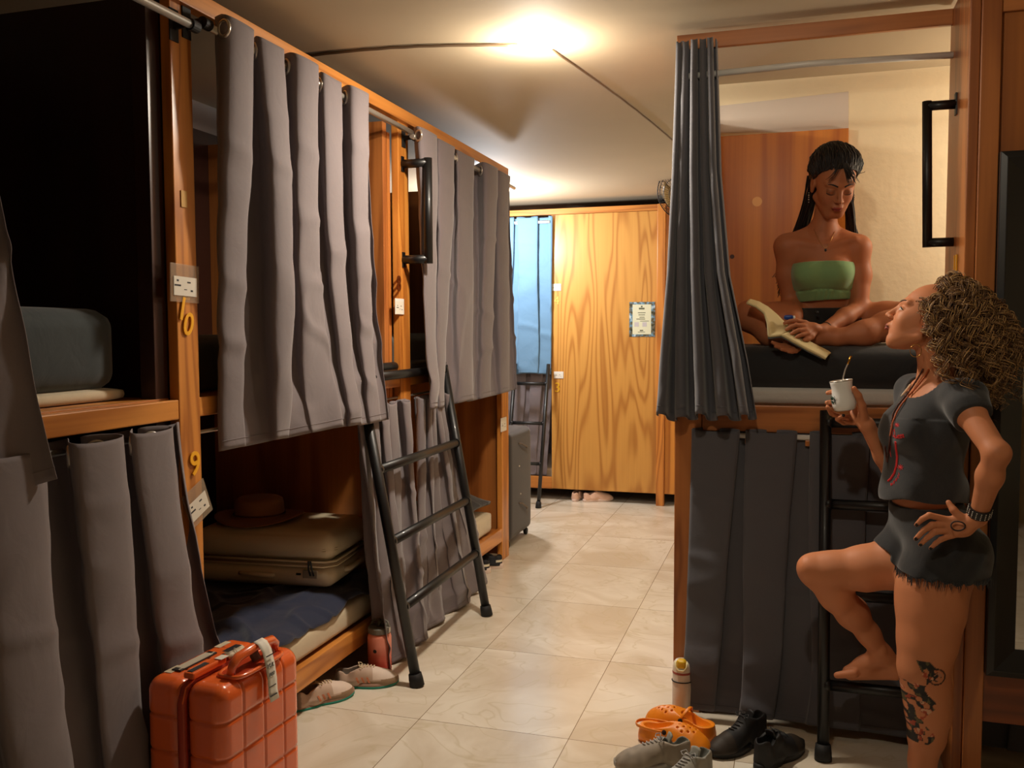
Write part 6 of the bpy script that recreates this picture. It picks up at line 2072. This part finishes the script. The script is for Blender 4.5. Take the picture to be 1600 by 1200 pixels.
def sneaker(label, heel, toe, group, upper, sole, lace, col=None, collar=0.0, solet=.022, out=None, stripes=None, bulk=1.0, side=1, name='sneaker', tilt=None, tongue=None, z0=0.0, lining=None):
    heel = np.array(heel, float); toe = np.array(toe, float); d = toe - heel; L_ = .275
    t = thing(name, label, 'shoe', (heel[0], heel[1], z0), math.atan2(d[1], d[0]), group)
    if tilt: t.rotation_euler = (tilt[0], tilt[1], math.atan2(d[1], d[0]))
    o1 = outline(L_, side=side)
    rise = lambda x: .010 * max(0, (x / L_ - .78) / .22) ** 2
    rings = []
    for (g, z) in ((-.002, 0), (.001, .003), (.0025, solet * .6), (.0005, solet)):
        rings.append([(x + (x - L_ / 2) * g * 4, y * (1 + g * 20), z + rise(x)) for x, y in o1])
    build('sole', loft(rings), sole, t, smooth=True, bevel=0)
    if out is not None:
        rings = []
        for (g, z) in ((-.001, -.0005), (.003, .002), (.0035, solet * .45)):
            rings.append([(x + (x - L_ / 2) * g * 4, y * (1 + g * 20), z + rise(x)) for x, y in o1 if True])
        build('outsole', loft(rings), out, t, smooth=True)
    B = Body(); b = bulk; sy = side * .004
    B.chain([(.040, 0, .030), (.034, 0, .060 + collar)], [.033 * b, .027 * b], .02)
    B.chain([(.075, .006, .032), (.075, .007, .062 + collar * .9)], [.034 * b, .026 * b], .02)
    B.chain([(.10, -.004, .034), (.098, 0, .072 + collar * .85)], [.036 * b, .021 * b], .02)
    B.chain([(.10, 0, .062 + collar * .7), (.14, sy, .048), (.18, sy, .036), (.222, sy, .026), (.246, sy, .022)], [.029 * b, .033 * b, .036 * b, .034 * b, .024], .02)
    B.ell((.195, sy, .022), (.075, .045 * b, .026), None, .02)
    B.ell((.062, 0, .098 + collar), (.054, .0225 * b, .060 + collar * .5), None, .006, True)
    def cut(D, X):
        D = np.maximum(D, solet * .6 - X[..., 2])
        D = np.maximum(D, X[..., 2] - (.083 + collar - .014 * np.exp(-((X[..., 0] - .065) / .03) ** 2)))
        return D
    def cc(V):
        C_ = np.tile(np.array(lin(upper)), (len(V), 1))
        if col: col(V, C_)
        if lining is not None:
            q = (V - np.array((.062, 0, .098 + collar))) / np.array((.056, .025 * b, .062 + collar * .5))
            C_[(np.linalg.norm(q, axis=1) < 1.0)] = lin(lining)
        return C_
    st = t.location.copy(); t.location = (0, 0, 0)
    u = sdf_object('upper', B, .0028, vcol('shoe_upper_%s' % label[:10], .65, bump=.2, bscale=500), t, cc, smooth_it=1, noise=cut)
    t.location = st
    bv = BVHTree.FromPolygons([v.co[:] for v in u.data.vertices], [p.vertices[:] for p in u.data.polygons])
    def top(x, y, lift=.002):
        h = bv.ray_cast(Vector((x, y, .3)), Vector((0, 0, -1)))
        return np.array(h[0]) + np.array((0, 0, lift)) if h[0] is not None else np.array((x, y, .05))
    def sidep(x, z, s, lift=.0012):
        h = bv.ray_cast(Vector((x, s * .2, z)), Vector((0, -s, 0)))
        return np.array(h[0]) + np.array((0, s * lift, 0)) if h[0] is not None else None
    if lace is not None:
        n = 5
        for k in range(n):
            x = .118 + .0135 * k
            w = .016 - .001 * k
            mb = MB().tube([top(x - .002, -w), top(x + .002, -w * .4, .0045), top(x + .003, w * .4, .0045), top(x - .002, w)], .0022, 6)
            build('lace', mb, lace, t, smooth=True)
        c = top(.113, 0, .006)
        for s in (-1, 1):
            build('lace_loop', MB().tube([c, c + np.array((-.006, s * .018, .010)), c + np.array((.006, s * .030, .004)), c + np.array((.012, s * .020, -.002)), c + np.array((.004, s * .006, .001))], .0018, 6), lace, t, smooth=True)
    if tongue is not None:
        G = np.array([[(.088 + .018 * i / 4 - .030 * i / 4, -.018 + .036 * j / 5, .072 + collar * .7 + .030 * i / 4 + .004 * math.cos((j - 2.5) * .8)) for j in range(6)] for i in range(5)])
        build('tongue', MB().grid(G), tongue, t, smooth=True, solid=.005)
    if stripes is not None:
        for s in (-1, 1):
            for k in range(3):
                x = .098 + .022 * k
                Q = [sidep(x + .010 * q, .050 - .024 * q, s) for q in np.linspace(0, 1, 6)]
                Q = [q for q in Q if q is not None]
                if len(Q) > 2:
                    G = np.array([[q + np.array((-.004, 0, 0)), q + np.array((.004, 0, 0))] for q in Q])
                    build('stripe', MB().grid(G), stripes, t, solid=.0012)
    return t
GA = 'pair of beige sneakers by the left bunk rail'
def colA(V, C_):
    C_[:] = lin((196, 170, 150))
    C_[(V[:, 0] > .20)] = lin((150, 122, 92)); m = (V[:, 0] > .165) & (V[:, 2] > .038); C_[m] = lin((226, 206, 190))
    C_[(V[:, 0] < .03)] = lin((150, 128, 108))
    C_[(V[:, 2] < .032) & (V[:, 0] > .14)] = lin((146, 120, 92))
teal = plain('teal_rubber', (26, 136, 116), .5); taupe = plain('taupe_midsole', (168, 132, 112), .6); sandlace = fabric('cream_lace', (222, 200, 160)); peach = plain('peach_suede', (206, 128, 92), .8)
sneaker('beige sneaker with teal outsole next to the orange suitcase', (-1.855, 3.05), (-1.70, 3.28), GA, (196, 170, 150), taupe, sandlace, colA, out=teal, stripes=peach, lining=(110, 96, 84))
sneaker('beige sneaker with teal outsole in front of the coral bottle', (-1.815, 3.315), (-1.575, 3.435), GA, (196, 170, 150), taupe, sandlace, colA, out=teal, stripes=peach, side=-1, lining=(110, 96, 84))
GB = 'black sneakers with white soles by the far left post'
whs = plain('off_white_rubber', (226, 204, 190), .6)
def colB(V, C_):
    C_[(np.abs(V[:, 2] - .050) < .007) & (V[:, 0] < .04)] = lin((226, 216, 190))
sneaker('black sneaker with thick off-white sole, the one nearer the ladder', (-1.742, 5.19), (-2.0, 5.20), GB, (26, 26, 30), whs, None, colB, solet=.034, collar=.008)
sneaker('black sneaker with thick off-white sole, the one touching the far post', (-1.70, 5.32), (-1.97, 5.30), GB, (26, 26, 30), whs, None, colB, solet=.034, collar=.008)
GC = 'pale pink shoes at the foot of the far plywood'
pks = plain('pale_pink_sole', (226, 200, 186), .6); pl_ = fabric('pink_lace', (226, 190, 170))
sneaker('pale pink sneaker on the left, heel toward the room, under the far plywood panel', (-1.775, 7.585), (-1.76, 7.85), GC, (224, 184, 160), pks, pl_, None, lining=(150, 120, 104))
sneaker('pale pink sneaker on the right, turned sideways under the far plywood panel', (-1.70, 7.61), (-1.47, 7.74), GC, (224, 184, 160), pks, pl_, None, lining=(150, 120, 104))
GD = 'grey running shoes in the shoe pile'
gso = plain('grey_rubber', (168, 164, 156), .6); glc = fabric('pale_grey_lace', (168, 164, 160))
def colD(V, C_):
    n = vnoise(V[:, 0] * 60, V[:, 1] * 90, 3)
    C_ *= (1 + .18 * n[:, None])
sneaker('worn grey running shoe in the shoe pile, toe pointing left', (-.30, 3.07), (-.53, 2.965), GD, (152, 140, 124), gso, glc, colD, collar=.012, tongue=plain('grey_mesh_tongue', (150, 150, 140), .7), lining=(104, 106, 98), z0=.003)
sneaker('worn grey running shoe at the bottom picture edge, opening upward', (-.235, 3.02), (-.37, 2.80), GD, (150, 146, 134), gso, glc, colD, collar=.015, tongue=plain('pale_mesh_tongue', (160, 160, 150), .7), lining=(112, 114, 106), z0=.003)
GE = 'black work shoes in front of the right lower curtain'
blk = plain('black_shoe_rubber', (16, 16, 17), .6); bl_ = fabric('black_lace', (22, 22, 24))
def colE(V, C_):
    C_[V[:, 0] > .19] = lin((46, 36, 26))
sneaker('black ankle shoe with laces, heel against the right curtain', (-.062, 3.335), (-.225, 3.155), GE, (24, 23, 24), blk, bl_, colE, collar=.035, solet=.028, tongue=blk, lining=(14, 14, 15), name='ankle_shoe')
sneaker('black ankle shoe turned away beside the right ladder foot', (-.085, 3.07), (.06, 3.30), GE, (24, 23, 24), blk, bl_, colE, collar=.03, solet=.028, tongue=blk, lining=(14, 14, 15), name='ankle_shoe')

# ---- clogs
ocm = plain('orange_foam', (240, 138, 22), .42, bump=.05, bscale=200)
dkh = plain('dark_hole', (40, 18, 6), .9)
def clog(label, heel, toe, side, strap_back, z0=0.0):
    heel = np.array(heel, float); toe = np.array(toe, float); d = toe - heel; L_ = .27
    t = thing('clog', label, 'shoe', (0, 0, 0), 0, 'orange foam clogs in the shoe pile')
    o1 = outline(L_, side=side)
    rings = [[(x + (x - L_ / 2) * g * 4, y * (1.08 + g * 20), z) for x, y in o1] for (g, z) in ((-.004, 0), (.001, .004), (.003, .018), (.001, .026))]
    build('sole', loft(rings), ocm, t, smooth=True)
    B = Body(); sy = side * .004
    B.chain([(.045, 0, .03), (.045, 0, .058)], [.045, .040], .02)
    B.chain([(.10, 0, .03), (.10, 0, .070)], [.042, .036], .02)
    B.chain([(.135, sy, .052), (.175, sy, .044), (.215, sy, .036), (.235, sy, .032)], [.046, .048, .044, .034], .02)
    B.ell((.20, sy, .025), (.072, .056, .034), None, .02)
    B.ell((.072, 0, .098), (.062, .0335, .070), None, .004, True)
    B.ell((.165, sy, .036), (.06, .038, .024), None, .006, True)
    hs_ = []
    for (x, ys) in ((.160, (-.022, 0, .022)), (.180, (-.032, -.011, .011, .032)), (.200, (-.022, 0, .022)), (.218, (-.012, .012))):
        for y in ys: hs_.append((x, y + sy))
    for (x, y) in hs_: B.cone((x, y, .05), (x, y, .12), .0042, .0042, .001, True)
    for x in (.15, .185): 
        for s in (-1, 1): B.cone((x, s * .03, .045), (x, s * .08, .045), .0042, .0042, .001, True)
    def cut(D, X):
        D = np.maximum(D, .016 - X[..., 2])
        return np.maximum(D, X[..., 2] - (.062 + .020 * np.clip((X[..., 0] - .06) / .06, 0, 1) + .35 * np.clip(X[..., 0] - .12, 0, 1)))
    u = sdf_object('upper', B, .0025, ocm, t, None, smooth_it=1, noise=cut)
    build('footbed', loft([[(x * .93 + .010, y * .86, z) for x, y in o1] for z in (.020, .030)]), ocm, t, smooth=True)
    # strap with a round button at each side
    if strap_back: pts = [(.118, -.042, .066), (.09, -.045, .064), (.04, -.043, .062), (-.004, -.028, .060), (-.014, 0, .060), (-.004, .028, .060), (.04, .043, .062), (.09, .045, .064), (.118, .042, .066)]
    else: pts = [(.118, -.042, .070), (.112, -.038, .088), (.104, -.022, .102), (.100, 0, .108), (.104, .022, .102), (.112, .038, .088), (.118, .042, .070)]
    G = np.array([[np.array(p) + np.array((0, 0, -.006 if strap_back else 0)) + (np.array((-.007, 0, 0)) if not strap_back else 0), np.array(p) + (np.array((0, 0, .007)) if strap_back else np.array((.007, 0, 0)))] for p in pts])
    build('heel_strap', MB().grid(G), ocm, t, smooth=True, solid=.005, sub=1)
    for s in (-1, 1): build('strap_button', MB().lathe([(0, .006), (.008, .005), (.009, 0)], (.118, s * .044, .068), 16, (0, s, 0), cap=False), dkh, t, smooth=True)
    t.location = (heel[0], heel[1], z0); t.rotation_euler = (0, 0, math.atan2(d[1], d[0]))
    return t
clog('orange foam clog leaning at the foot of the pale bottle, toe pointing left', (-.235, 3.255), (-.475, 3.335), 1, False)
clog('orange foam clog in front of the other one, toe tucked behind grey shoe', (-.505, 3.215), (-.255, 3.140), -1, True)
